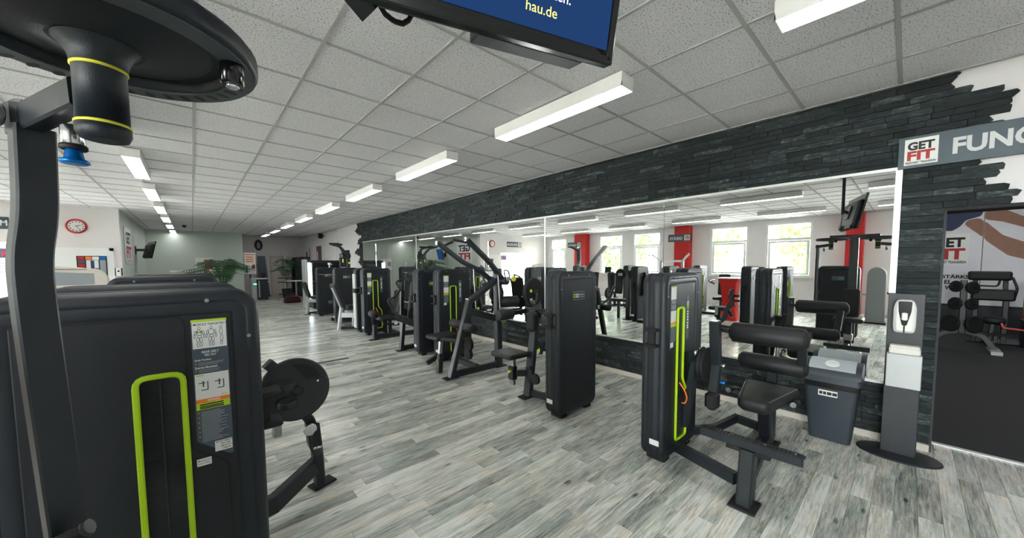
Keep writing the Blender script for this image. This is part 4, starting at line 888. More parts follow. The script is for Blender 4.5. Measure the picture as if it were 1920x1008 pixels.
t.part('base_beam', bar([(0.05, 2.40, 0.14), (0.30, 2.46, 0.14), (0.585, 2.66, 0.20)], 0.06, 0.11), 'metal'); t.part('adjust_rod', tube([(0.20, 2.44, 0.60), (0.44, 2.46, 0.64)], 0.008, 8), 'rubber'); t.part('rod_sleeve', box((0.37, 2.75, 0.50), (0.05, 0.05, 0.16), 0.006), 'metal_grey')
t.part('seat', cushion(0.36, 0.36, 0.08, 0.05, (-0.1, 2.85, 0.48), (1, 0, 0), (0, 1, 0)), 'pad'); t.part('seat_post', bar([(-0.1, 2.85, 0.0), (-0.1, 2.85, 0.48)], 0.08, 0.08), 'metal'); t.part('base_beam', bar([(-0.1, 2.38, 0.05), (-0.1, 3.0, 0.05)], 0.06, 0.08), 'metal')
# --- two more towers of the left row
t = Thing('seated_row_machine', 'third weight tower back in the left row, seen over the foreground tower', 'gym machine', (-0.16, 3.90, 0), 0, GRP_L)
tower(t, 1)
t.part('base_beam', bar([(-0.15, 3.92, 0.05), (-0.15, 3.25, 0.05)], 0.06, 0.08), 'metal'); t.part('seat_post', bar([(-0.15, 3.4, 0.05), (-0.15, 3.4, 0.48)], 0.08, 0.08), 'metal'); t.part('seat', cushion(0.38, 0.34, 0.08, 0.05, (-0.15, 3.4, 0.48), (1, 0, 0), (0, 1, 0)), 'pad'); t.part('chest_pad', cushion(0.26, 0.40, 0.09, 0.05, (0.02, 3.4, 0.95), (0, -1, 0), (0, 0, 1)), 'pad'); t.part('pad_post', bar([(-0.02, 3.4, 0.05), (-0.02, 3.4, 1.1)], 0.06, 0.06), 'metal')
t = Thing('torso_machine', 'fourth weight tower back in the left row with two emblem discs on a post', 'gym machine', (-0.13, 4.90, 0), PI, GRP_L)
tower(t, -1)
t.part('post', bar([(-0.05, 5.10, 0.01), (-0.05, 5.10, 1.36)], 0.10, 0.10), 'metal'); t.part('foot_plate', footplate((-0.05, 5.10), 0, (0.2, 0.2)), 'rubber'); t.part('base_beam', bar([(-0.05, 5.10, 0.05), (-0.13, 4.88, 0.05)], 0.06, 0.08), 'metal')
for s in (-1, 1):
    dd = t.part('emblem_disc', cyl((0.0, 5.10+s*0.20, 1.24), (0.03, 5.10+s*0.20, 1.24), 0.155, 28, 0.008), 'rubber'); mbs = (MB(), MB()); glyph((0.034, 5.10+s*0.20, 1.24), (0, 1, 0), (0, 0, 1), 0.09, mbs)
    t.part('emblem', mbs[0].add(mbs[1].v, mbs[1].f), 'white', dd)
    t.part('back_pad', cushion(0.24, 0.62, 0.08, 0.05, (-0.10, 5.10+s*0.34, 1.0), (0, -1, 0), (-0.1, 0, 1)), 'pad')
t.part('disc_bar', bar([(0.0, 4.86, 1.24), (0.0, 5.34, 1.24)], 0.04, 0.05), 'metal'); t.part('side_arm', bar(fillet([(0.0, 5.5, 0.9), (0.12, 5.6, 0.55), (0.05, 5.9, 0.35)], 0.1), 0.04, 0.05), 'metal'); t.part('seat', cushion(0.34, 0.34, 0.08, 0.05, (-0.15, 5.45, 0.48), (1, 0, 0), (0, 1, 0)), 'pad'); t.part('seat_post', bar([(-0.15, 5.45, 0.0), (-0.15, 5.45, 0.48)], 0.07, 0.07), 'metal')

# --- butterfly machine whose arm, pivot and disc fill the upper left corner
PY = 0.68
t = Thing('butterfly_machine', 'black butterfly machine with swinging arms under round overhead discs', 'gym machine', (-0.40, PY, 0), 0, GRP_L)
tt = Matrix.Translation((-0.45, 0.255, 0)) @ Matrix.Rotation(-PI/2, 4, 'Z')
def tpart(name, mb, m, parent=None):
    me = mb.mesh(name); me.transform(tt); me.materials.append(M[m]); return t.part(name, me, m, parent)
zc = (TZ0+TZ1)/2
_r = [(0.080, 0.013), (0.045, 0.002), (0.042, 0.005), (0.040, 0.001), (0.030, 0.0), (0.012, 0.006), (0.003, 0.018), (0, 0.032), (0, 0.044), (0.008, 0.047), (0.008, 0.053), (0, 0.056), (0, TT-0.056), (0.008, TT-0.053), (0.008, TT-0.047), (0, TT-0.044), (0, TT-0.032), (0.003, TT-0.018), (0.012, TT-0.006), (0.030, TT), (0.040, TT-0.001), (0.042, TT-0.005), (0.045, TT-0.002), (0.080, TT-0.013)]
def rotpart(name, fn, m, parent=None): return tpart(name, fn, m, parent)
ol = rrect(TW, TZ1-TZ0, 0.085, 8, 0, zc)
# tower plane faces +x (towards the aisle): local frame turned by a quarter turn
tt = Matrix.Translation((-0.40, 0.255, 0)) @ Matrix.Rotation(PI/2, 4, 'Z')
tb = tpart('tower_body', slab(ol, (0, TT, 0), UX, UZ, _r, smooth=True), 'shell'); tpart('face_panel', slab(ol, (0, TT, 0), UX, UZ, [(0.080, TT-0.015), (0.080, TT-0.0115), (0.083, TT-0.009)]), 'panel')
lp_ = tpart('logo_plate', slab(rrect(0.19, 0.085, 0.012, 3, 0, 1.225), (0, 0.009, 0), UX, UZ, [(0, 0), (0, 0.004)]), 'slateprint'); _m = (MB(), MB()); glyph((-0.045, 0.0035, 1.225), UX, UZ, 0.055, _m); tpart('emblem', _m[0].add(_m[1].v, _m[1].f), 'greenprint', lp_)
CX = -0.14
t.part('base_beam', bar([(-0.80, PY+0.05, 0.05), (0.34, PY, 0.05)], 0.08, 0.09), 'metal'); t.part('base_beam', bar([(0.30, PY-0.3, 0.05), (0.30, PY+0.3, 0.05)], 0.07, 0.08), 'metal')
t.part('column', bar([(CX-0.10, PY, 0.05), (CX-0.10, PY, 2.02)], 0.10, 0.12), 'metal')
t.part('crossbar', bar([(CX, PY-0.33, 2.01), (CX, PY+0.33, 2.01)], 0.09, 0.06), 'metal')
t.part('crossbar_gusset', bar([(CX-0.12, PY, 1.97), (CX+0.02, PY, 1.99)], 0.12, 0.05), 'metal')
t.part('back_pad', cushion(0.24, 0.52, 0.08, 0.05, (CX-0.05, PY, 0.80), (0, 1, 0), (0, 0, 1)), 'pad')
t.part('seat_post', bar([(0.06, PY, 0.05), (0.06, PY, 0.48)], 0.09, 0.09), 'metal'); t.part('seat', cushion(0.40, 0.40, 0.08, 0.05, (0.08, PY, 0.48), (1, 0, 0), (0, 1, 0)), 'pad'); t.part('seat_plate', box((0.06, PY, 0.20), (0.12, 0.12, 0.12), 0.01), 'steel')
def rim_mb(out, P0):
    a, b = offset(out, 0.009), offset(out, 0.047); k = len(out); z = 1.9432; mb = MB()
    vv = [Vector((P0.x+x, P0.y+y, z)) for x, y in a]+[Vector((P0.x+x, P0.y+y, z)) for x, y in b]+[Vector((P0.x+x, P0.y+y, z+0.004)) for x, y in a]+[Vector((P0.x+x, P0.y+y, z+0.004)) for x, y in b]
    ff = []
    for i in range(k):
        j = (i+1) % k; ff += [(i, k+i, k+j, j), (2*k+i, i, j, 2*k+j), (k+i, 3*k+i, 3*k+j, k+j)]
    return mb.add(vv, ff)
for s in (1, -1):
    P0 = Vector((-0.107, PY+s*0.305, 0))
    def W_(x, y, z): return Vector((x, PY+s*(y-PY), z))
    # disc: teardrop plate with a raised hub dome and a row of holes along its rim
    out = []
    for i in range(48):
        a = 2*PI*i/48; r = 0.222+0.012*math.cos(a-0.1)
        out.append((r*math.cos(a), r*math.sin(a)))
    disc = t.part('selector_disc', slab(out, (P0.x, P0.y, 1.945), (1, 0, 0), (0, 1, 0), [(0.055, 0.020), (0.052, 0.006), (0.048, 0.002), (0.012, 0.0), (0.003, 0.004), (0, 0.010), (0, 0.034), (0.006, 0.042), (0.02, 0.046)], smooth=True), 'shell')
    t.part('disc_rim', slab(out, (P0.x, P0.y, 1.9435), (1, 0, 0), (0, 1, 0), [(0.047, 0.003), (0.047, 0.0), (0.010, 0.0), (0.010, 0.003)]) if False else rim_mb(out, P0), 'rimlit', disc)
    t.part('disc_well', slab(out, (P0.x, P0.y, 1.966), (1, 0, 0), (0, 1, 0), [(0.056, -0.001), (0.056, 0.006)]), 'panel', disc)
    t.part('disc_hub', lathe([(0.165, 0.004), (0.15, -0.006), (0.10, -0.012), (0.06, -0.022)], (P0.x, P0.y, 1.966), (0, 0, 1), 32), 'shell', disc)
    mb = MB()
    for i in range(17):
        a = -0.35+i*0.165 if s > 0 else 0.35-i*0.165
        r = 0.200; c_ = Vector((P0.x+r*math.cos(a), P0.y+r*math.sin(a), 1.9428)); tx = Vector((math.cos(a), math.sin(a), 0)); ty = Vector((-math.sin(a), math.cos(a), 0))
        vv = [c_+tx*(0.014*math.cos(b))+ty*(0.008*math.sin(b)) for b in [-2*PI*k/10 for k in range(10)]]
        mb.add(vv, [tuple(range(10))])
    t.part('index_hole', mb, 'ink', disc)
    a = -0.42*s; rc = Vector((P0.x+0.20*math.cos(a), P0.y+0.20*math.sin(a), 0))
    t.part('stop_roller', cyl((rc.x, rc.y, 1.905), (rc.x, rc.y, 1.965), 0.020, 16, 0.003), 'gloss', disc); t.part('roller_bolt', cyl((rc.x, rc.y, 1.899), (rc.x, rc.y, 1.907), 0.011, 10, 0.002), 'chrome', disc)
    pv = t.part('pivot_housing', lathe([(0.024, 1.778), (0.031, 1.780), (0.0355, 1.790), (0.0355, 1.805), (0.034, 1.805), (0.034, 1.904), (0.0355, 1.905), (0.038, 1.92), (0.046, 1.935), (0.056, 1.946)], (P0.x, P0.y, 0), (0, 0, 1), 36), 'shell')
    for z in (1.8055, 1.9035): t.part('accent_ring', lathe([(0.0345, z-0.003), (0.0363, z-0.0015), (0.0363, z+0.0015), (0.0345, z+0.003)], (P0.x, P0.y, 0), (0, 0, 1), 36, cap=False), 'yellow', pv, label='yellow accent ring')
    J = W_(-0.235, 1.20, 1.845)
    arm = t.part('swing_arm', bar([W_(-0.135, 1.02, 1.865), J], 0.034, 0.052), 'metal')
    jd = (J-W_(-0.135, 1.02, 1.86)).normalized(); jx = Vector((jd.y, -jd.x, 0))
    t.part('clamp', box(J+Vector((0, 0, -0.002)), (0.045, 0.048, 0.078), 0.010, math.atan2(jd.y, jd.x)), 'metal', arm)
    t.part('clamp_pin', cyl(J-jx*0.03, J-jx*0.085, 0.024, 18, 0.004) if s > 0 else cyl(J+jx*0.03, J+jx*0.085, 0.024, 18, 0.004), 'chrome', arm)
    K = W_(-0.160, 1.09, 0)
    t.part('plunger_sleeve', cyl((K.x, K.y, 1.822), (K.x, K.y, 1.785), 0.0165, 18, 0.002), 'chrome', arm); t.part('plunger_collar', cyl((K.x, K.y, 1.786), (K.x, K.y, 1.776), 0.019, 18, 0.002), 'rubber', arm)
    t.part('plunger_knob', lathe([(0.011, 0.0), (0.0135, 0.016), (0.0195, 0.020), (0.0205, 0.024), (0.016, 0.027)], (K.x, K.y, 1.776), (0, 0, -1), 26), 'blue', arm, label='blue plunger knob')
    pole = t.part('hanging_arm', bar(fillet([W_(-0.226, 1.19, 1.83), W_(-0.230, 1.19, 1.66), W_(-0.245, 1.195, 1.57), W_(-0.244, 1.195, 1.46), W_(-0.226, 1.19, 0.96), W_(-0.21, 1.19, 0.70)], 0.06), 0.028, 0.056, up=(0.866, 0.5*s, 0)), 'metal')
    H0, H1 = W_(-0.285, 1.17, 0.955), W_(-0.190, 1.14, 1.000)
    hd = t.part('handle', cyl(H0, H1, 0.014, 16, 0.003), 'rubber', pole); dv = (H1-H0).normalized()
    t.part('handle_cap', cyl(H1-dv*0.004, H1+dv*0.005, 0.018, 20, 0.003), 'metal', pole); t.part('handle_ring', cyl(H0+dv*0.02, H0+dv*0.03, 0.017, 16, 0.003), 'chrome', pole)

# ------------------------------------------------------------------ ceiling lamps
def lamp(x, y, lab, louvre=False):
    t = Thing('ceiling_lamp', lab, 'lamp', (x, y, ZC), group='ceiling strip lamps')
    mb = MB(); L_, W2, Z1, Z0_ = 0.755, 0.085, ZC, 2.885
    B((x-W2, y-L_, Z0_+0.03), (x+W2, y+L_, Z1-0.004), mb)
    B((x-W2, y-L_, Z0_), (x-W2+0.006, y+L_, Z0_+0.03), mb); B((x+W2-0.006, y-L_, Z0_), (x+W2, y+L_, Z0_+0.03), mb); B((x-W2, y-L_, Z0_), (x+W2, y-L_+0.006, Z0_+0.03), mb); B((x-W2, y+L_-0.006, Z0_), (x+W2, y+L_, Z0_+0.03), mb)
    t.part('housing', mb, 'lampbody')
    t.part('diffuser', B((x-W2+0.0065, y-L_+0.0065, Z0_+0.004), (x+W2-0.0065, y+L_-0.0065, Z0_+0.02)), 'lamp')
    if louvre:
        mb = MB()
        for i in range(1, 14): B((x-W2+0.007, y-L_+i*0.1075-0.001, Z0_-0.001), (x+W2-0.007, y-L_+i*0.1075+0.001, Z0_+0.003), mb)
        t.part('louvre', mb, 'lampbody')
YS = [-2.67, -0.20, 2.25, 4.72, 7.19, 9.67, 12.15, 14.62, 17.10, 19.55]
ordn = ['first', 'second', 'third', 'fourth', 'fifth', 'sixth', 'seventh', 'eighth', 'ninth', 'tenth']
for i, y in enumerate(YS):
    lamp(2.545, y, 'strip lamp in the row beside the mirror wall, %s from the near end' % ordn[i], louvre=(i == 1))
    lamp(-0.50, y, 'strip lamp in the middle ceiling row, %s from the near end' % ordn[i])
    if y < 13: lamp(-3.55, y, 'strip lamp in the row near the windows, %s from the near end' % ordn[i])
def flamp(x, y, lab):
    t = Thing('ceiling_lamp', lab, 'lamp', (x, y, 3.0), group='lamps of the functional area'); t.part('housing', B((x-0.09, y-0.75, 2.93), (x+0.09, y+0.75, 2.998)), 'lampbody'); t.part('diffuser', B((x-0.08, y-0.74, 2.922), (x+0.08, y+0.74, 2.935)), 'lamp')
for x, y, l_ in ((6.4, -2.2, 'strip lamp of the functional area nearest the passage'), (11.9, -0.9, 'unseen strip lamp added to brighten the logo banner'), (8.0, -0.6, 'unseen strip lamp added behind the slate pier to brighten the functional area'), (9.0, -2.2, 'strip lamp over the plate tree'), (11.4, -2.2, 'strip lamp before the large banners'), (9.0, -5.0, 'strip lamp deep in the functional area')): flamp(x, y, l_)  # unseen lamps; banner and pier ones added to brighten this area

# ------------------------------------------------------------------ ceiling television
def tv(name, lab, c, nrm, wd, ht, tilt, th=0.05):
    n_ = Vector(nrm).normalized(); u = Vector((0, 0, 1)).cross(n_).normalized(); v0 = Vector((0, 0, 1)); v = (v0*math.cos(tilt)+n_*math.sin(tilt)).normalized(); n2 = u.cross(v); c = Vector(c)
    t = Thing(name, lab, 'television', tuple(c))
    def R3(a, b, h=0): return c+u*a+v*b+n2*h
    t.part('bezel', slab(rrect(wd, ht, 0.008, 2), c, u, v, [(0.004, -0.03), (0, -0.026), (0, -0.003), (0.004, 0.0), (0.020, 0.0), (0.022, -0.004)]), 'gloss')
    scn = t.part('screen', slab(rrect(wd-0.05, ht-0.055, 0.002, 1, 0, 0.006), c, u, v, [(0, -0.004), (0, -0.001)]), 'screen')
    t.part('rear_housing', slab(rrect(wd*0.92, ht*0.80, 0.03, 3, 0, -ht*0.08), R3(0, 0, -0.031), -u, v, [(0, 0), (0.0, 0.03), (0.05, th), (0.06, th)]), 'panel')
    return t, R3, u, v, n2, scn
nT = Vector((-0.297, -0.955, 0)); uT = Vector((0, 0, 1)).cross(nT).normalized()
tc_ = Vector((0.873, 0.556, 2.085)) - uT*0.475*1 + Vector((0, 0, 0.275)) + nT*0.05
t, R3, u, v, n2, scn = tv('ceiling_television', 'large television hung from the ceiling showing a blue page', tc_, nT, 0.95, 0.56, 0.20)
def st_(s, a, b, wd, ht, m): t.part('screen_text', text(s, R3(a, b, 0.0), u, v, wd, ht, 0.0006), m, scn)
st_('und', 0.365, -0.140, 0.045, 0.020, 'screentxt'); st_('ten.', 0.275, -0.176, 0.050, 0.020, 'screentxt'); st_('hau.de', 0.205, -0.214, 0.085, 0.022, 'screenyel')
t.part('speaker_box', slab(rrect(0.16, 0.05, 0.004, 1, 0.30, -ht_) if False else rrect(0.30, 0.05, 0.004, 1, 0.25, -0.255), R3(0, 0, -0.031), u, v, [(0, -0.06), (0, 0.0)]), 'panel')
t.part('mount_plate', slab(rrect(0.22, 0.22, 0.01, 1), R3(0, 0, -0.075), -u, v, [(0, 0), (0, 0.02)]), 'metal')
pm = R3(0, 0.02, -0.16); t.part('ceiling_pole', cyl((pm.x, pm.y, pm.z-0.05), (pm.x, pm.y, ZC), 0.022, 14), 'metal'); t.part('mount_arm', bar([R3(0, 0, -0.09), pm], 0.05, 0.05), 'metal'); t.part('ceiling_flange', cyl((pm.x, pm.y, ZC-0.02), (pm.x, pm.y, ZC), 0.07, 18), 'metal')
t.part('cable', tube(fillet([R3(-0.10, -0.18, -0.07), R3(-0.12, -0.26, -0.10), R3(-0.04, -0.28, -0.11), R3(0.0, -0.05, -0.15), (pm.x+0.03, pm.y, ZC-0.02)], 0.08), 0.006, 6), 'rubber')
t.part('lower_bracket', bar([R3(-0.20, -0.22, -0.06), R3(-0.13, -0.275, -0.08)], 0.06, 0.03), 'metal')

# ------------------------------------------------------------------ sign above the passage
def logo(t, o, u, v, wd, ht, parent, h=0.004):
    """white plate: GET in black, FIT in red, small strapline"""
    o, u, v = Vector(o), Vector(u).normalized(), Vector(v).normalized(); n_ = u.cross(v)
    p = t.part('logo_plate', quad(o, u, v, 0, 0, wd, ht, h, h), 'white', parent)
    t_ = [('GET', 0.09, 0.56, 0.80, 0.32, 'ink'), ('FIT', 0.09, 0.17, 0.82, 0.36, 'red'), ('PREISWERT TRAINIEREN', 0.05, 0.04, 0.90, 0.085, 'ink')]
    return p, [(s, o+u*a*wd+v*b*ht+n_*(h+0.0006), wd*w_, ht*h_, m, 0.045 if len(s) < 5 else 0.03) for s, a, b, w_, h_, m in t_]
UW = (0, -1, 0)   # reading direction on the mirror wall
def put_logo(t, o, u, v, wd, ht, parent=None):
    p, L_ = logo(t, o, u, v, wd, ht, None)
    if parent is not None: p.parent = parent
    for s, q, w_, h_, m, b in L_: t.part('lettering', text(s, q, u, v, w_, h_, 0.0, b), m, p if parent is None else parent)
t = Thing('wall_sign', 'anthracite strip sign with a logo plate above the passage', 'sign', (4.38, 0.10, 2.31))
t.part('sign_board', B((4.372, -2.4, 2.305), (4.39, 0.095, 2.553)), 'signgrey')
put_logo(t, (4.371, 0.062, 2.328), UW, UZ, 0.178, 0.205)
t.part('lettering', text('FUNC', (4.3705, -0.187, 2.368), UW, UZ, 0.375, 0.125, 0.0, 0.035), 'signlight')

# ------------------------------------------------------------------ hand sanitiser stand and bin
t = Thing('sanitiser_stand', 'tall anthracite hand sanitiser stand on an oval floor plate', 'sanitiser stand', (4.15, 0.0, 0))
t.part('floor_plate', slab([(0.17*math.cos(a), 0.24*math.sin(a)) for a in [2*PI*i/40 for i in range(40)]], (4.16, 0.0, 0.0), (1, 0, 0), (0, 1, 0), [(0, 0), (0, 0.008), (0.004, 0.012)]), 'metal')
t.part('panel', box((4.155, 0.0, 0.655), (0.02, 0.195, 1.29), 0.003), 'metal')
dsp = [(-0.055, 0.0), (0.055, 0.0), (0.062, 0.05), (0.062, 0.20), (0.045, 0.255), (-0.045, 0.255), (-0.062, 0.20), (-0.062, 0.05)]
dp = t.part('dispenser', slab(closed_rr([(a*0.98, b) for a, b in dsp], 0.03, 4), (4.145, 0.005, 1.0), (0, -1, 0), (0, 0, 1), [(0, 0), (0, 0.07), (0.006, 0.085), (0.02, 0.095)], smooth=True), 'white', label='white plastic dispenser')
t.part('dispenser_window', slab(closed_rr([(-0.012, 0.06), (0.012, 0.06), (0.033, 0.17), (0.036, 0.246), (-0.036, 0.246), (-0.033, 0.17)], 0.01, 3), (4.0495, 0.005, 1.0), (0, -1, 0), (0, 0, 1), [(0, 0), (0, 0.004), (0.003, 0.006)]), 'gloss', dp)
t.part('dispenser_slit', slab([(-0.004, 0.005), (0.004, 0.005), (0.004, 0.07), (-0.004, 0.07)], (4.050, 0.005, 1.0), (0, -1, 0), (0, 0, 1), [(0, 0), (0, 0.002)]), 'gloss', dp)
t.part('dispenser_nozzle', box((4.047, 0.005, 1.13), (0.02, 0.032, 0.06), 0.006), 'white', dp)
t.part('drip_box', box((4.11, -0.005, 0.70), (0.085, 0.188, 0.265), 0.004), 'metal_grey', label='pale grey paper box')
single('paper_towels', box((4.092, -0.005, 0.860), (0.09, 0.165, 0.05), 0.008, mb=box((4.092, -0.005, 0.893), (0.085, 0.16, 0.016), 0.006)), 'paper', 'stack of folded paper towels on the sanitiser stand', 'paper towels', loc=(4.115, -0.005, 0.835))
t = Thing('waste_bin', 'dark grey waste bin with a light grey swing lid beside the leg machine', 'bin', (4.17, 0.405, 0))
def bx(w0, d0, w1, d1, z0, z1, m, name, r=0.03):
    o0 = rrect(w0, d0, r, 4); o1 = rrect(w1, d1, r, 4); mb = MB(); k = len(o0); C_ = Vector((4.17, 0.405, 0))
    vv = [C_+Vector((a, b, z0)) for a, b in o0]+[C_+Vector((a, b, z1)) for a, b in o1]
    mb.add(vv, [(i, (i+1) % k, k+(i+1) % k, k+i) for i in range(k)], True); mb.add(vv[:k], [tuple(range(k-1, -1, -1))]); mb.add(vv[k:], [tuple(range(k))]); return t.part(name, mb, m)
bx(0.25, 0.27, 0.32, 0.35, 0.005, 0.50, 'bin', 'body'); bx(0.325, 0.355, 0.34, 0.37, 0.47, 0.535, 'bag', 'bin_liner'); bx(0.35, 0.38, 0.345, 0.375, 0.52, 0.575, 'bin', 'rim')
hp = [(-0.172, 0), (-0.165, 0.05), (-0.10, 0.10), (0.0, 0.115), (0.10, 0.10), (0.165, 0.05), (0.172, 0)]
mb = MB(); vv = [Vector((4.17+a, 0.405+s*0.187, 0.575+b)) for s in (-1, 1) for a, b in hp]; k = len(hp)
mb.add(vv, [(i, i+1, k+i+1, k+i) for i in range(k-1)], True); mb.add(vv[:k], [tuple(range(k))]); mb.add(vv[k:], [tuple(range(k-1, -1, -1))]); t.part('hood', mb, 'bin')
vv = [Vector((4.17+a*0.95, 0.405+s*0.150, 0.582+b)) for s in (-1, 1) for a, b in hp[1:6]]; mb = MB(); k = 5
mb.add(vv, [(i, i+1, k+i+1, k+i) for i in range(k-1)], True); lid = t.part('swing_lid', mb, 'binlid', label='light grey swing lid'); t.part('lid_grip', lathe([(0.05, 0), (0.045, 0.006)], (4.075, 0.405, 0.675), (-0.4, 0, 1), 20), 'white', lid)
lb = t.part('label', box((4.012, 0.42, 0.425), (0.004, 0.125, 0.05), 0.0, tilt=Matrix.Rotation(-0.07, 3, 'Y')), 'white')
mb = MB()
for a, b in ((0.36, 0.39), (0.395, 0.425), (0.43, 0.45), (0.455, 0.475)): B((4.0085, a, 0.412), (4.0105, b, 0.438), mb)
t.part('label_print', mb, 'ink', lb)
# ------------------------------------------------------------------ functional area
t = Thing('wall_banner', 'pale wall banner printed with reaching arms and a logo in the functional area', 'banner', (12.88, -0.3, 0.58))
bn = t.part('banner_sheet', B((12.872, -1.055, 0.58), (12.89, 0.45, 2.75)), 'cloud')
t2 = Thing('wall_banner', 'pale wall banner printed with outstretched forearms, right of the logo banner', 'banner', (12.88, -2.0, 0.58)); bn2 = t2.part('banner_sheet', B((12.872, -3.0, 0.58), (12.89, -1.065, 2.75)), 'cloud')
def flat(t_, parent, pts, m, h, name):
    ol = [(-y, z) for y, z in pts]
    if sum(ol[i-1][0]*ol[i][1]-ol[i][0]*ol[i-1][1] for i in range(len(ol))) < 0: ol = ol[::-1]
    t_.part(name, slab(closed_rr(ol, 0.04, 3), (12.872, 0, 0), UW, UZ, [(0, 0), (0, h)]), m, parent)
flat(t, bn, [(0.30, 2.66), (-1.05, 2.67), (-1.01, 2.53), (-0.81, 2.46), (-0.73, 2.32), (-0.62, 2.23), (-0.5, 2.25), (0.30, 2.3)], 'navy', 0.001, 'print_sleeve')
flat(t, bn, [(-0.79, 2.37), (-0.83, 2.46), (-0.98, 2.49), (-1.052, 2.43), (-1.052, 2.07), (-0.92, 2.22)], 'skin', 0.0016, 'print_hand')
flat(t2, bn2, [(-1.068, 2.42), (-1.31, 2.10), (-1.57, 1.95), (-2.2, 1.75), (-2.2, 1.35), (-1.59, 1.59), (-1.39, 1.67), (-1.11, 1.98), (-1.068, 2.05)], 'skin', 0.0016, 'print_forearm')
flat(t2, bn2, [(-1.068, 2.62), (-1.28, 2.67), (-1.55, 2.47), (-2.3, 2.3), (-2.3, 1.95), (-1.56, 2.25), (-1.29, 2.39), (-1.068, 2.45)], 'skin', 0.0016, 'print_forearm')
put_logo(t, (12.870, -0.31, 1.47), UW, UZ, 0.57, 0.70)
for s, y0, z0, wd in (('STÄRKST', -0.52, 1.16, 0.46), ('EL', -0.56, 1.03, 0.11), ('WIL', -0.57, 0.90, 0.18)): t.part('lettering', text(s, (12.8705, y0, z0), UW, UZ, wd, 0.095, 0.0, 0.035), 'ink', bn)
# plate tree
t = Thing('plate_tree', 'black weight plate tree on spread grey feet in the functional area', 'weight rack', (10.0, -0.66, 0.01))
t.part('upright', bar([(10.0, -0.665, 0.30), (10.0, -0.655, 1.22)], 0.09, 0.08), 'metal')
t.part('foot_arch', bar(fillet([(9.97, -1.02, 0.06), (9.98, -0.90, 0.27), (10.0, -0.66, 0.34), (10.0, -0.45, 0.27), (10.0, -0.30, 0.06)], 0.06), 0.08, 0.06, up=(1, 0, 0)), 'metal')
for y in (-1.02, -0.32): t.part('foot_pad', bar([(9.70, y, 0.04), (10.25, y, 0.04)], 0.12, 0.06), 'metal_grey')
for i, (y, z, r) in enumerate(((-0.56, 1.10, 0.10), (-0.75, 1.08, 0.11), (-0.55, 0.80, 0.11), (-0.77, 0.80, 0.10), (-0.54, 0.45, 0.15), (-0.80, 0.45, 0.15))):
    s = 1 if y > -0.66 else -1
    dr = Vector((-0.62, s*0.75, 0.1)).normalized(); y0_ = Vector((10.0, -0.66, z)); t.part('peg', cyl(y0_, y0_+dr*0.19, 0.02, 12), 'metal')
    labs = ['small upper', 'small upper', 'middle', 'middle', 'large lower', 'large lower']
    mb = lathe([(r*0.25, -0.018), (r*0.3, -0.02), (r*0.8, -0.012), (r*0.96, -0.018), (r, -0.012), (r, 0.012), (r*0.96, 0.018), (r*0.8, 0.012), (r*0.3, 0.02), (r*0.25, 0.018)], y0_+dr*(0.12 if i < 4 else 0.17), dr, 26)
    single('weight_plate', mb, 'rubber', labs[i]+' black weight plate hung on the %s side of the plate tree' % ('slate wall' if s > 0 else 'padded bench'), 'weight plate', 'plates on the plate tree', loc=tuple(y0_+dr*(0.12 if i < 4 else 0.17)))
# padded bench
t = Thing('preacher_bench', 'black padded bench with two wide upper pads behind the plate tree', 'gym bench', (11.0, -1.03, 0.01))
t.part('upper_pad', cushion(0.50, 0.17, 0.10, 0.04, (11.05, -1.01, 1.26), UW, (0.35, 0, 1)), 'pad'); t.part('lower_pad', cushion(0.50, 0.21, 0.10, 0.04, (10.95, -1.05, 0.93), UW, (0, 0, 1)), 'pad')
for y in (-0.86, -1.20): t.part('pad_link', bar([(11.1, y, 1.22), (11.05, y, 0.98)], 0.06, 0.05), 'metal'); t.part('post', bar([(11.1, y-0.02, 0.88), (11.12, y-0.02, 0.02)], 0.09, 0.07), 'metal')
t.part('handlebar', tube(fillet([(11.1, -0.82, 1.09), (11.1, -1.12, 1.08), (11.1, -1.14, 1.20)], 0.05), 0.016, 8), 'metal'); t.part('side_bar', tube(fillet([(11.08, -1.27, 1.25), (11.08, -1.33, 1.05), (11.0, -1.30, 0.90)], 0.05), 0.018, 8), 'metal')
t.part('base_beam', bar([(11.12, -0.80, 0.06), (11.12, -1.40, 0.06)], 0.08, 0.09), 'metal'); t.part('base_beam', bar([(11.12, -1.05, 0.06), (10.7, -1.05, 0.06)], 0.08, 0.09), 'metal')
roller(t, (10.9, -0.98, 0.47), (10.9, -1.20, 0.45), 0.075); t.part('roller_post', bar([(10.9, -1.05, 0.10), (10.9, -1.08, 0.46)], 0.05, 0.05), 'metal'); t.part('foot_board', box((10.75, -1.1, 0.22), (0.18, 0.4, 0.03), 0.006), 'rubber'); t.part('board_post', bar([(10.75, -1.1, 0.08), (10.75, -1.1, 0.21)], 0.05, 0.05), 'metal')
t = Thing('plate_loaded_machine', 'red and black plate loaded machine at the edge of the functional area', 'gym machine', (11.0, -1.65, 0.01))
t.part('red_frame', box((11.0, -1.52, 0.72), (0.20, 0.24, 0.46), 0.03), 'redmetal'); t.part('red_arm', bar(fillet([(10.72, -1.45, 0.50), (10.72, -1.42, 0.34), (10.72, -1.17, 0.36), (10.72, -1.15, 0.44)], 0.03), 0.03, 0.03), 'redmetal')
t.part('seat_pad', cushion(0.30, 0.20, 0.10, 0.04, (10.98, -1.56, 1.06), UW, (0.2, 0, 1)), 'pad'); t.part('base', box((11.05, -1.60, 0.26), (0.30, 0.40, 0.50), 0.02), 'metal'); t.part('knob', cyl((10.92, -1.40, 0.72), (10.85, -1.40, 0.72), 0.025, 12, 0.004), 'greenprint')

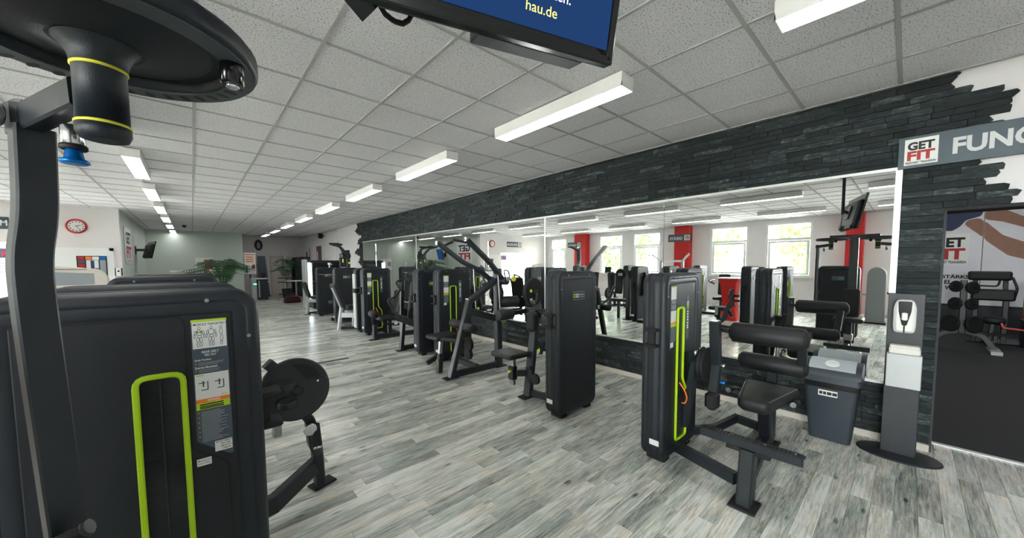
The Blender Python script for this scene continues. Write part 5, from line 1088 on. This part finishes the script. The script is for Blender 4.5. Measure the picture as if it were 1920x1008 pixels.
# ------------------------------------------------------------------ clock wall
t = Thing('wall_clock', 'round red rimmed wall clock with a pale dial', 'clock', (-2.03, 13.49, 2.516)); cc = Vector((-2.03, 13.498, 2.516)); fy = (0, -1, 0)
t.part('rim', lathe([(0.135, 0.045), (0.150, 0.055), (0.166, 0.05), (0.175, 0.03), (0.172, 0.0)], cc, fy, 40, cap=False), 'red'); t.part('dial', cyl(cc, cc+Vector((0, -0.035, 0)), 0.140, 40), 'white')
mb = MB()
for i in range(12):
    a = 2*PI*i/12; d = Vector((math.sin(a), 0, math.cos(a))); sweep(mb, [cc+d*0.098+Vector((0, -0.036, 0)), cc+d*0.120+Vector((0, -0.036, 0))], rectprof(0.018, 0.002, 0.0004), up=(0, 1, 0))
t.part('hour_mark', mb, 'ink')
for L_, a, w_ in ((0.075, 1.2, 0.012), (0.105, 2.6, 0.008)): d = Vector((math.sin(a), 0, math.cos(a))); t.part('hand', sweep(MB(), [cc+Vector((0, -0.039, 0))-d*0.02, cc+Vector((0, -0.039, 0))+d*L_], rectprof(w_, 0.002, 0.0004), up=(0, 1, 0)), 'ink')
t = Thing('solarium_sign', 'anthracite solarium sign on the clock wall with pale lettering', 'sign', (-3.0, 13.49, 2.39)); t.part('sign_board', B((-3.98, 13.48, 2.39), (-2.995, 13.498, 2.655)), 'signgrey'); t.part('lettering', text('SOLARIUM', (-3.68, 13.479, 2.46), UX, UZ, 0.66, 0.125, 0.0, 0.035), 'signlight')
put_logo(t, (-3.94, 13.480, 2.425), UX, UZ, 0.20, 0.20)
t = Thing('notice_poster', 'white rules poster with a dark red lettered head beside the sunbed opening', 'poster', (-3.3, 14.2, 1.3))
t.part('easel_leg', bar([(-3.25, 14.25, 0.0), (-3.25, 14.25, 1.4)], 0.05, 0.05), 'metal'); t.part('sheet', B((-3.56, 14.20, 1.28), (-3.00, 14.22, 2.10)), 'paper'); hd_ = t.part('head_band', B((-3.56, 14.195, 1.76), (-3.00, 14.20, 1.98)), 'navy'); t.part('lettering', text('REG', (-3.30, 14.194, 1.79), UX, UZ, 0.27, 0.12, 0.0, 0.03), 'red', hd_)
mb = MB()
for z in (1.70, 1.62, 1.55, 1.50, 1.42): quad((0, 14.2, 0), UX, UZ, -3.53, z, -3.06, z+0.02, 0.002, 0.001, mb)
t.part('print_line', mb, 'greyprint')
t = Thing('sunbed_room_door', 'white framed door panel below the red clock', 'door', (-1.9, 13.48, 0)); t.part('door_leaf', B((-2.56, 13.47, 0.0), (-1.53, 13.499, 1.93)), 'upvc')
mb = B((-1.53, 13.455, 0), (-1.46, 13.499, 2.0)); B((-2.6, 13.455, 1.93), (-1.46, 13.499, 2.0), mb); t.part('door_frame', mb, 'upvc')
t = Thing('info_poster', 'black framed collage poster on the white door panel', 'poster', (-1.82, 13.46, 1.2)); t.part('backing', B((-2.07, 13.455, 1.20), (-1.58, 13.469, 1.80)), 'ink')
for (a, b, c, d, m) in ((-2.05, 1.71, -1.95, 1.785, 'red'), (-1.93, 1.71, -1.83, 1.785, 'orange'), (-1.82, 1.71, -1.71, 1.785, 'white'), (-1.70, 1.71, -1.60, 1.785, 'blue'), (-2.05, 1.62, -1.94, 1.70, 'slateprint'), (-2.05, 1.52, -1.94, 1.61, 'red'), (-1.92, 1.50, -1.72, 1.70, 'cloud'), (-2.05, 1.24, -1.72, 1.48, 'paper'), (-1.70, 1.24, -1.60, 1.70, 'greyprint'), (-1.85, 1.50, -1.79, 1.69, 'navy')): t.part('picture', quad((0, 13.455, 0), UX, UZ, a, b, c, d, 0.002 if m != 'navy' else 0.003, 0.001), m)
t = Thing('soap_dispenser', 'white soap dispenser at the corner of the clock wall', 'dispenser', (-1.40, 13.47, 1.3)); t.part('body', box((-1.393, 13.455, 1.40), (0.09, 0.08, 0.22), 0.015), 'white'); t.part('side_grip', box((-1.447, 13.46, 1.40), (0.02, 0.07, 0.20), 0.006), 'ink'); t.part('side_grip', box((-1.339, 13.46, 1.40), (0.02, 0.07, 0.20), 0.006), 'ink'); t.part('emblem', lathe([(0.022, 0), (0.02, 0.003)], (-1.393, 13.415, 1.42), fy, 14), 'fabric_red')
# side wall: logo panel, wall television
t = Thing('logo_panel', 'pale wall panel with the black and red logo beside the wall television', 'sign', (-1.32, 14.8, 1.6)); t.part('backing', B((-1.322, 14.15, 1.62), (-1.308, 15.45, 2.62)), 'cloud')
for s, z, ht, m in (('GET', 2.16, 0.34, 'ink'), ('FIT', 1.76, 0.34, 'red'), ('PREISWERT TRAINIEREN', 1.66, 0.05, 'ink')): t.part('lettering', text(s, (-1.307, 14.28, z), (0, 1, 0), UZ, 1.04, ht, 0.001, 0.04 if len(s) < 5 else 0.0), m)
tvw = tv('wall_television', 'small television on a bracket next to the logo panel', (-0.98, 16.6, 2.06), (1, 0.25, 0), 0.95, 0.56, 0.22)
tvw[0].part('wall_arm', bar([(-1.33, 16.6, 2.06), (-1.05, 16.6, 2.06)], 0.06, 0.08), 'metal'); tvw[0].part('wall_plate', box((-1.315, 16.6, 2.06), (0.025, 0.2, 0.25), 0.004), 'metal')
t = Thing('dome_camera', 'small black dome camera under the ceiling', 'camera', (-0.14, 17.4, ZC)); t.part('base', cyl((-0.14, 17.4, ZC-0.03), (-0.14, 17.4, ZC), 0.06, 18), 'rubber'); t.part('dome', lathe([(0.055, 0), (0.05, 0.03), (0.03, 0.05), (0.005, 0.058)], (-0.14, 17.4, ZC-0.03), (0, 0, -1), 18), 'gloss')
# silver cardio machine behind the left row
t = Thing('treadmill', 'cream treadmill with a curved console behind the left row', 'treadmill', (-1.55, 9.6, 0))
t.part('deck', box((-1.55, 9.3, 0.12), (0.8, 1.9, 0.2), 0.05), 'greyplastic'); t.part('belt', box((-1.55, 9.2, 0.225), (0.5, 1.6, 0.012), 0.003), 'rubber')
for s in (-1, 1): t.part('upright', bar([(-1.55+s*0.36, 10.1, 0.15), (-1.55+s*0.36, 9.95, 1.25)], 0.07, 0.12), 'cream'); t.part('handrail', tube(fillet([(-1.55+s*0.36, 9.95, 1.2), (-1.55+s*0.36, 9.5, 1.1)], 0.05), 0.025, 8), 'greyplastic')
ho = [(-0.42, 1.16), (0.30, 1.16), (0.38, 1.24), (0.34, 1.40), (0.24, 1.50), (-0.42, 1.58)]
t.part('console_hood', slab(closed_rr(ho, 0.06, 4), (-1.52, 9.95, 0), UX, UZ, [(0.02, -0.06), (0, -0.03), (0, 0.10), (0.02, 0.12)], smooth=True), 'cream'); t.part('console_screen', slab([(-0.34, 1.22), (0.20, 1.22), (0.20, 1.42), (-0.34, 1.46)], (-1.52, 9.83, 0), UX, UZ, [(0, 0), (0, 0.004)]), 'greyprint'); t.part('console_vent', B((-1.86, 9.82, 1.49), (-1.40, 9.83, 1.505)), 'greyplastic')

# ------------------------------------------------------------------ far end of the room
def palm(x, y, h, n, L_, lab, seed):
    t = Thing('potted_palm', lab, 'plant', (x, y, 0), group='potted palms'); rnd = random.Random(seed)
    t.part('pot', lathe([(0.16, 0), (0.17, 0.02), (0.22, 0.42), (0.215, 0.44), (0.19, 0.44), (0.185, 0.40)], (x, y, 0), (0, 0, 1), 22), 'pot'); t.part('soil', cyl((x, y, 0.36), (x, y, 0.40), 0.185, 18), 'soil')
    for i in range(n):
        a = 2*PI*i/n+rnd.uniform(-0.3, 0.3); el = rnd.uniform(0.25, 1.0); l = L_*rnd.uniform(0.75, 1.1); d = Vector((math.cos(a), math.sin(a), 0))
        pts = []
        for k in range(9):
            s = k/8; pts.append(Vector((x, y, 0.38))+Vector((0, 0, 1))*(h*min(1, s*1.6)*(0.55+0.45*el)*(1-0.28*max(0, s-0.55)))+d*(l*(s**1.7))*(1.15-el*0.6))
        mb = MB(); sweep(mb, pts, circprof(0.006, 5))
        for k in range(3, 9):
            for q in range(3):
                s = (k+q/3)/8
                if s > 1.01: break
                i0 = min(7, int(s*8)); p = pts[i0].lerp(pts[i0+1], s*8-i0); tg = (pts[i0+1]-pts[i0]).normalized(); sd = tg.cross(Vector((0, 0, 1))).normalized()
                for sgn in (-1, 1):
                    ll = 0.26*(1.15-abs(s-0.6)*1.1); e_ = p+sd*sgn*ll*0.8+tg*ll*0.5+Vector((0, 0, -0.35*ll)); mdl = (p+e_)/2+Vector((0, 0, 0.03)); w_ = tg*0.014
                    mb.add([p-w_*0.4, mdl-w_, e_, mdl+w_, p+w_*0.4], [(0, 1, 3, 4), (1, 2, 3)])
        t.part('frond', mb, 'leaf')
palm(0.72, 14.6, 1.42, 26, 1.15, 'bushy green palm standing before the far wall behind the left row', 3)
palm(3.30, 19.6, 1.55, 12, 0.75, 'tall green palm beside the dark cupboard at the far end', 5)
t = Thing('advert_board', 'small white and red advert board behind the bushy palm', 'sign', (0.4, 20.18, 1.2)); t.part('board', B((0.12, 20.16, 1.22), (0.70, 20.198, 1.88)), 'white'); t.part('red_field', B((0.40, 20.155, 1.40), (0.68, 20.16, 1.80)), 'red'); t.part('print_line', B((0.16, 20.155, 1.45), (0.36, 20.16, 1.70)), 'greyprint')
t = Thing('storage_box', 'pale lidded box just showing behind the left row of towers', 'box', (-0.25, 16.4, 0)); t.part('body', box((-0.25, 16.4, 0.675), (0.55, 0.35, 1.33), 0.01), 'cream'); t.part('lid', box((-0.25, 16.4, 1.36), (0.60, 0.40, 0.04), 0.006), 'lampbody')
# poster, oval sign, banner at the hall wall
t = Thing('promo_poster', 'white poster with orange lettering in the entrance lobby', 'poster', (1.98, 20.4, 1.1)); t.part('frame', B((1.78, 20.37, 1.12), (2.24, 20.40, 2.14)), 'greyprint'); sh = t.part('sheet', B((1.80, 20.36, 1.14), (2.22, 20.372, 2.12)), 'white'); t.part('orange_band', B((1.84, 20.355, 2.02), (2.18, 20.36, 2.07)), 'orange', sh)
mb = MB()
for z in (1.90, 1.80, 1.70): quad((0, 20.36, 0), UX, UZ, 1.86, z, 2.14, z+0.05, 0.004, 0.003, mb)
t.part('lettering', mb, 'orange', sh); t.part('picture', slab(closed_rr([(2.04, 1.40), (2.20, 1.38), (2.18, 1.60), (2.08, 1.56)], 0.04, 3), (0, 20.36, 0), UX, UZ, [(0, 0), (0, 0.004)]), 'red', sh); t.part('picture', B((1.82, 20.355, 1.20), (1.92, 20.36, 1.50)), 'navy', sh)
t.part('stand', bar([(2.0, 20.42, 0.0), (2.0, 20.42, 1.3)], 0.05, 0.03), 'metal')
t = Thing('oval_sign', 'dark oval sign with a pale figure high on the lobby wall', 'sign', (2.55, 21.98, 2.5)); t.part('plate', slab([(0.17*math.cos(a), 0.27*math.sin(a)) for a in [2*PI*i/28 for i in range(28)]], (2.55, 21.998, 2.56), UX, UZ, [(0, 0), (0, 0.02), (0.01, 0.025)]), 'ink'); t.part('figure', slab(closed_rr([(-0.06, -0.16), (0.06, -0.16), (0.07, 0.06), (0.0, 0.18), (-0.07, 0.06)], 0.03, 3), (2.55, 21.973, 2.55), UX, UZ, [(0, 0), (0, 0.004)]), 'greyprint')
t = Thing('roll_up_banner', 'grey blue roll up banner leaning beside the turnstile', 'banner', (2.62, 21.2, 0)); vv = [(2.40, 21.25, 0.0), (2.86, 21.25, 0.0), (2.72, 21.35, 2.0), (2.40, 21.35, 2.0)]; mb = MB(); mb.add([Vector(p) for p in vv]+[Vector(p)+Vector((0, 0.015, 0)) for p in vv], [(0, 1, 2, 3), (7, 6, 5, 4), (0, 4, 5, 1), (1, 5, 6, 2), (2, 6, 7, 3), (3, 7, 4, 0)]); t.part('sheet', mb, 'slateprint'); t.part('base', box((2.62, 21.27, 0.03), (0.5, 0.16, 0.06), 0.01), 'metal')
d = Thing('door_1', 'cream guest toilet door at the end of the lobby', None, (3.28, 21.98, 0), kind='structure'); d.part('door_leaf', B((3.06, 21.96, 0.02), (3.52, 21.999, 1.95)), 'doorwood'); mb = B((3.00, 21.94, 0), (3.06, 22.0, 2.02)); B((3.52, 21.94, 0), (3.58, 22.0, 2.02), mb); B((3.0, 21.94, 1.95), (3.58, 22.0, 2.02), mb); d.part('door_frame', mb, 'base'); d.part('lettering', text('GÄSTE WC', (3.13, 21.958, 1.50), UX, UZ, 0.30, 0.07, 0.0, 0.02), 'fabric_red'); d.part('door_handle', bar([(3.44, 21.95, 1.0), (3.44, 21.90, 1.0), (3.34, 21.90, 1.0)], 0.02, 0.02), 'steel')
d = Thing('door_2', 'half open cream door right of the guest toilet', None, (3.75, 21.5, 0), kind='structure'); d.part('door_leaf', box((3.74, 21.55, 1.0), (0.04, 0.85, 2.0), 0.004), 'doorwood'); d.part('door_handle', bar([(3.72, 21.25, 1.02), (3.67, 21.25, 1.02), (3.67, 21.33, 1.02)], 0.02, 0.02), 'steel')
t = Thing('turnstile', 'steel turnstile with a green arrow light at the lobby', 'turnstile', (2.2, 19.6, 0)); t.part('cabinet', box((2.02, 19.6, 0.48), (0.16, 0.8, 0.96), 0.02), 'metal_grey'); t.part('side_panel', box((2.30, 19.6, 0.45), (0.40, 0.75, 0.88), 0.01), 'metal'); t.part('glass_panel', box((2.18, 19.18, 0.5), (0.05, 0.03, 0.75), 0.005), 'steel'); t.part('top', box((2.26, 19.6, 0.94), (0.55, 0.82, 0.05), 0.01), 'steel'); t.part('arrow_light', slab([(0, 0), (0.07, 0), (0.07, -0.025), (0.12, 0.02), (0.07, 0.065), (0.07, 0.04), (0, 0.04)], (1.98, 19.195, 0.70), UX, UZ, [(0, 0), (0, 0.004)]), 'green_led'); t.part('card_reader', box((2.38, 19.5, 1.10), (0.14, 0.2, 0.26), 0.03), 'ink')
t.part('barrier_arm', bar([(2.12, 19.4, 0.85), (2.55, 19.3, 0.80)], 0.03, 0.03), 'chrome')
t = Thing('barrier_rail', 'dark steel barrier rail before the lobby doors', 'railing', (3.3, 18.4, 0))
for x in (2.75, 3.85): t.part('post', tube([(x, 18.4, 0), (x, 18.4, 0.98)], 0.025, 10), 'steel'); t.part('post_base', cyl((x, 18.4, 0), (x, 18.4, 0.012), 0.06, 14), 'steel')
for z in (0.98, 0.80, 0.28): t.part('rail', tube([(2.72, 18.4, z), (3.88, 18.4, z)], 0.022, 10), 'metal')
t = Thing('bistro_table', 'narrow white table behind the gym bags', 'table', (3.4, 17.8, 0)); t.part('table_top', box((3.42, 17.85, 0.86), (0.85, 0.5, 0.03), 0.006), 'upvc'); t.part('table_leg', tube([(3.35, 17.85, 0.02), (3.35, 17.85, 0.85)], 0.04, 12), 'steel'); t.part('table_foot', cyl((3.35, 17.85, 0), (3.35, 17.85, 0.02), 0.22, 22), 'steel')
def bag(x, y, w_, d_, h_, m, lab, rot):
    t = Thing('gym_bag', lab, 'bag', (x, y, 0), rot, group='gym bags on the floor'); t.part('body', slab(closed_rr([(-w_/2, 0), (w_/2, 0), (w_*0.42, h_*0.75), (w_*0.22, h_), (-w_*0.22, h_), (-w_*0.42, h_*0.75)], 0.08, 5), (0, -d_/2, 0.005), UX, UZ, [(0.05, -d_), (0.01, -d_*0.9), (0, -d_*0.7), (0, -d_*0.3), (0.01, -d_*0.1), (0.05, 0)], smooth=True), m, local=True)
    for s in (-1, 1): t.part('strap', tube(fillet([(-w_*0.2, s*d_*0.3-d_/2+d_/2, h_*0.8), (-w_*0.12, s*d_*0.2, h_*1.12), (w_*0.12, s*d_*0.2, h_*1.12), (w_*0.2, s*d_*0.3, h_*0.8)], 0.05), 0.012, 6), 'fabric_black', local=True)
bag(3.02, 16.9, 0.62, 0.34, 0.30, 'fabric_red', 'dark red gym bag lying on the floor at the far end', 0.1); bag(3.70, 17.1, 0.46, 0.34, 0.52, 'fabric_black', 'tall black gym bag standing on the floor at the far end', 0.0)
t = Thing('side_table', 'small dark red stool behind the black gym bag', 'stool', (3.75, 17.5, 0)); t.part('body', lathe([(0.16, 0), (0.14, 0.3), (0.16, 0.66), (0.15, 0.68)], (3.72, 17.45, 0), (0, 0, 1), 18), 'fabric_red'); t.part('cap', cyl((3.72, 17.45, 0.68), (3.72, 17.45, 0.70), 0.15, 18), 'fabric_black')
t = Thing('cupboard', 'tall dark cupboard against the right wall at the far end', 'cupboard', (4.15, 20.7, 0)); t.part('body', box((4.17, 20.8, 0.98), (0.42, 1.9, 1.94), 0.01), 'tile_dark')
for y in (20.35, 21.3): dd = t.part('door', box((3.952, y, 0.98), (0.02, 0.92, 1.86), 0.004), 'tile_dark'); t.part('handle', tube([(3.93, y+0.38, 0.95), (3.93, y+0.38, 1.15)], 0.008, 6), 'steel', dd)
t = Thing('drinks_cooler', 'black drinks cooler with a lit pale side panel at the far end of the row', 'cooler', (3.35, 14.4, 0)); t.part('body', box((3.62, 14.4, 0.86), (0.95, 0.7, 1.70), 0.02), 'gloss'); t.part('lit_panel', box((3.08, 14.35, 0.95), (0.10, 0.55, 1.36), 0.03), 'fridge'); t.part('end_post', box((2.98, 14.35, 0.88), (0.07, 0.60, 1.72), 0.01), 'metal_grey'); t.part('top_strip', box((3.55, 14.035, 1.66), (0.9, 0.02, 0.08), 0.004), 'panel')
t = Thing('cup_figurine', 'small white trophy cup on top of the farthest tower of the right row', 'ornament', (3.15, 11.93, TZ1)); t.part('cup', lathe([(0.03, 0), (0.02, 0.01), (0.012, 0.05), (0.04, 0.09), (0.045, 0.14), (0.04, 0.14)], (3.15, 11.93, TZ1), (0, 0, 1), 16), 'white'); t.part('handle', tube(fillet([(3.19, 11.93, TZ1+0.10), (3.23, 11.93, TZ1+0.11), (3.22, 11.93, TZ1+0.07), (3.18, 11.93, TZ1+0.08)], 0.02), 0.005, 6), 'white')
for y0, y1, z0, z1, lab, ms in ((19.6, 20.9, 1.55, 2.45, 'large pale wall poster with dark figures at the far end', ('cloud', 'ink', 'skin')), (17.95, 18.75, 1.45, 2.42, 'narrow dark wall poster with a pale bottle shape', ('slateprint', 'white', 'red'))):
    t = Thing('wall_poster', lab, 'poster', (4.42, (y0+y1)/2, z0), group='posters on the far right wall'); sh = t.part('sheet', B((4.415, y0, z0), (4.43, y1, z1)), ms[0])
    w_ = y1-y0
    for k, (a, b, c, e_) in enumerate(((0.08, 0.30, 0.05, 0.75), (0.55, 0.75, 0.35, 0.92))): t.part('picture', slab(closed_rr([(-y1+a*w_, z0+c*(z1-z0)), (-y1+b*w_, z0+c*(z1-z0)), (-y1+b*w_*0.98, z0+e_*(z1-z0)), (-y1+a*w_*1.1, z0+e_*(z1-z0))], 0.05, 3), (4.415, 0, 0), UW, UZ, [(0, 0), (0, 0.003)]), ms[1+k], sh)
t = Thing('wall_speaker', 'small black loudspeaker high on the far right wall', 'speaker', (4.3, 17.35, 2.7)); t.part('cabinet', box((4.27, 17.35, 2.82), (0.16, 0.16, 0.22), 0.015), 'rubber'); t.part('grille', box((4.187, 17.35, 2.82), (0.008, 0.13, 0.19), 0.003), 'panel'); t.part('bracket', bar([(4.34, 17.35, 2.82), (4.43, 17.35, 2.82)], 0.04, 0.04), 'metal')
single('conduit', tube([(4.415, 15.6, 1.7), (4.415, 15.6, 2.985)], 0.018, 10), 'lampbody', 'thin white riser pipe on the far right wall', 'pipe', loc=(4.415, 15.6, 1.7))
t = Thing('wall_box', 'small black wall box above the far black tower', 'box', (4.38, 15.9, 1.5)); t.part('body', box((4.37, 15.9, 1.62), (0.12, 0.30, 0.18), 0.01), 'rubber'); t.part('lid', box((4.305, 15.9, 1.62), (0.01, 0.27, 0.15), 0.003), 'panel')
t = Thing('floor_hatch', 'dark metal floor strip set into the planks of the aisle', 'floor strip', (1.9, 6.4, 0)); t.part('strip', box((1.62, 6.17, 0.003), (0.50, 0.05, 0.006), 0.002), 'metal'); t.part('rib', box((1.62, 6.17, 0.007), (0.46, 0.012, 0.003), 0.0008), 'rubber')

# ------------------------------------------------------------------ window side of the room (seen in the mirror)
t = Thing('strip_sign', 'anthracite equipment sign on the nearer red pillar', 'sign', (-5.56, 6.1, 2.4)); t.part('sign_board', B((-5.57, 5.66, 2.38), (-5.55, 6.53, 2.67)), 'signgrey')
put_logo(t, (-5.549, 5.69, 2.42), (0, 1, 0), UZ, 0.21, 0.21); t.part('lettering', text('GERÄTE', (-5.5485, 5.97, 2.45), (0, 1, 0), UZ, 0.50, 0.14, 0.0, 0.035), 'signlight')
t = Thing('strip_sign', 'anthracite equipment sign on the farther red pillar', 'sign', (-5.56, 11.2, 2.35)); t.part('sign_board', B((-5.57, 10.85, 2.34), (-5.55, 11.70, 2.60)), 'signgrey')
put_logo(t, (-5.549, 10.88, 2.37), (0, 1, 0), UZ, 0.21, 0.20); t.part('lettering', text('GERÄTE', (-5.5485, 11.15, 2.40), (0, 1, 0), UZ, 0.50, 0.14, 0.0, 0.035), 'signlight')
t = Thing('counter_table', 'red flared standing table between the rows', 'table', (-2.0, 3.2, 0)); t.part('column', slab(rrect(0.42, 0.42, 0.05, 4), (-2.0, 3.2, 0), (1, 0, 0), (0, 1, 0), [(0, 0), (0.0, 0.05), (0.07, 0.5), (0.02, 0.95), (-0.05, 1.12)], smooth=True), 'redmetal'); t.part('top', box((-2.0, 3.2, 1.13), (0.54, 0.54, 0.025), 0.006), 'upvc')
def simple_machine(name, lab, loc, rot, aisle=1, group='machines near the windows'):
    t = Thing(name, lab, 'gym machine', loc, rot, group); tower(t, aisle, clip=False)
    def P(nm, mb, m): t.part(nm, mb, m, local=True)
    P('base_beam', bar([(0, 0.02, 0.05), (0, -0.8, 0.05)], 0.07, 0.08), 'metal'); P('seat_post', bar([(0, -0.5, 0.05), (0, -0.5, 0.47)], 0.08, 0.08), 'metal'); P('seat', cushion(0.38, 0.38, 0.08, 0.05, (0, -0.5, 0.47), (1, 0, 0), (0, 1, 0)), 'pad')
    P('back_pad', cushion(0.30, 0.62, 0.08, 0.05, (-0.24, -0.5, 0.90), (0, 1, 0), (-0.12, 0, 1)), 'pad'); P('back_post', bar([(-0.30, -0.5, 0.05), (-0.34, -0.5, 1.15)], 0.06, 0.07), 'metal'); P('foot_beam', bar([(-0.4, -0.5, 0.04), (0.4, -0.5, 0.04)], 0.06, 0.07), 'metal')
    P('press_arm', tube(fillet([(-0.25, -0.06, 1.0), (-0.2, -0.25, 1.05), (0.25, -0.25, 1.0), (0.3, -0.4, 0.95)], 0.08), 0.025, 8), 'metal'); return t
simple_machine('weight_machine', 'black weight machine near the windows opposite the slate wall mirror', (-2.6, 4.1, 0), 0); simple_machine('weight_machine', 'black weight machine near the windows before the middle window pair', (-2.6, 6.6, 0), PI, -1)
simple_machine('weight_machine', 'black weight machine near the windows, farthest towards the clock wall', (-2.6, 8.6, 0), 0)
t = Thing('pull_up_machine', 'white framed assisted pull up station with angled grips near the windows', 'gym machine', (-1.9, 4.75, 0), 0, 'machines near the windows')
for s in (-1, 1):
    t.part('upright', bar([(-1.9, 4.75+s*0.32, 0.02), (-1.9, 4.75+s*0.32, 1.62)], 0.07, 0.07), 'metal_grey'); t.part('grip_arm', bar([(-1.9, 4.75+s*0.32, 1.60), (-1.75, 4.75+s*0.55, 1.80)], 0.05, 0.05), 'upvc'); t.part('grip', tube([(-1.85, 4.75+s*0.52, 1.80), (-1.60, 4.75+s*0.58, 1.78)], 0.016, 8), 'rubber'); t.part('foot_beam', bar([(-2.3, 4.75+s*0.32, 0.04), (-1.4, 4.75+s*0.32, 0.04)], 0.07, 0.07), 'metal_grey')
t.part('crossbar', bar([(-1.9, 4.43, 1.60), (-1.9, 5.07, 1.60)], 0.05, 0.06), 'upvc'); t.part('knee_pad', cushion(0.45, 0.25, 0.08, 0.04, (-1.75, 4.75, 0.6), (0, 1, 0), (1, 0, 0)), 'pad')
t = Thing('column_cabinet', 'grey round topped machine housing beside the red end pillar', 'gym machine', (-3.9, 0.52, 0), 0, 'machines near the windows'); t.part('housing', slab([(-0.17, 0.02), (0.17, 0.02), (0.17, 1.22)]+[(0.17*math.cos(a), 1.22+0.20*math.sin(a)) for a in [PI*i/10 for i in range(1, 10)]]+[(-0.17, 1.22)], (-4.0, 0.52, 0), (0, 1, 0), UZ, [(0.02, 0), (0, 0.02), (0, 0.20), (0.02, 0.22)], smooth=True), 'greyplastic'); t.part('base', box((-3.9, 0.52, 0.02), (0.34, 0.4, 0.04), 0.008), 'rubber'); t.part('side_arm', bar([(-3.9, 0.68, 0.72), (-3.9, 1.0, 0.72)], 0.05, 0.05), 'metal_grey'); t.part('arm_post', bar([(-3.9, 0.98, 0.0), (-3.9, 0.98, 1.1)], 0.07, 0.07), 'metal')
def bike(x, y, lab):
    t = Thing('exercise_bike', lab, 'exercise bike', (x, y, 0), 0, 'exercise bikes by the windows')
    t.part('base', bar([(x-0.5, y, 0.05), (x+0.5, y, 0.05)], 0.10, 0.08), 'greyplastic'); t.part('flywheel', cyl((x+0.3, y-0.05, 0.35), (x+0.3, y+0.05, 0.35), 0.24, 26, 0.02), 'rubber'); t.part('frame', bar([(x+0.3, y, 0.35), (x-0.1, y, 0.30), (x-0.25, y, 0.85)], 0.08, 0.08, up=(0, 1, 0)), 'greyplastic'); t.part('saddle', cushion(0.26, 0.2, 0.07, 0.06, (x-0.27, y, 0.88), (1, 0, 0), (0, 1, 0)), 'pad'); t.part('steering_post', bar([(x+0.3, y, 0.5), (x+0.36, y, 1.2)], 0.07, 0.07, up=(0, 1, 0)), 'metal_grey'); t.part('handlebar', tube(fillet([(x+0.15, y-0.22, 1.15), (x+0.34, y-0.22, 1.18), (x+0.34, y+0.22, 1.18), (x+0.15, y+0.22, 1.15)], 0.05), 0.016, 8), 'rubber'); t.part('console', box((x+0.38, y, 1.30), (0.05, 0.30, 0.22), 0.02), 'ink')
    for s in (-1, 1): t.part('pedal', box((x+0.02, y+s*0.16, 0.30+s*0.12), (0.10, 0.09, 0.025), 0.006), 'rubber'); t.part('stabiliser', bar([(x+s*0.5, y-0.25, 0.04), (x+s*0.5, y+0.25, 0.04)], 0.06, 0.06), 'greyplastic')
bike(-3.9, 8.0, 'grey exercise bike under the middle windows'); bike(-3.9, 9.4, 'grey exercise bike one place nearer the clock wall'); bike(-4.2, 3.0, 'grey exercise bike under the window nearest the end pillar')

TINY = ('screw', 'grip_rib', 'index_hole', 'fine_print', 'bullet', 'hour_mark', 'label_print', 'print_text', 'badge_lettering', 'plate_lettering', 'lettering', 'screen_text', 'print_line', 'movement_sketch', 'muscle_figure', 'muscle_patch', 'corner_mark', 'weight_plate_stack', 'louvre', 'emblem')
for ob in list(bpy.data.objects):
    if ob.type == 'MESH' and ob.parent is not None and ob.name.split('.')[0] in TINY and ob.name.split('.')[0] not in ('lettering', 'screen_text', 'emblem'): ob['kind'] = 'stuff'
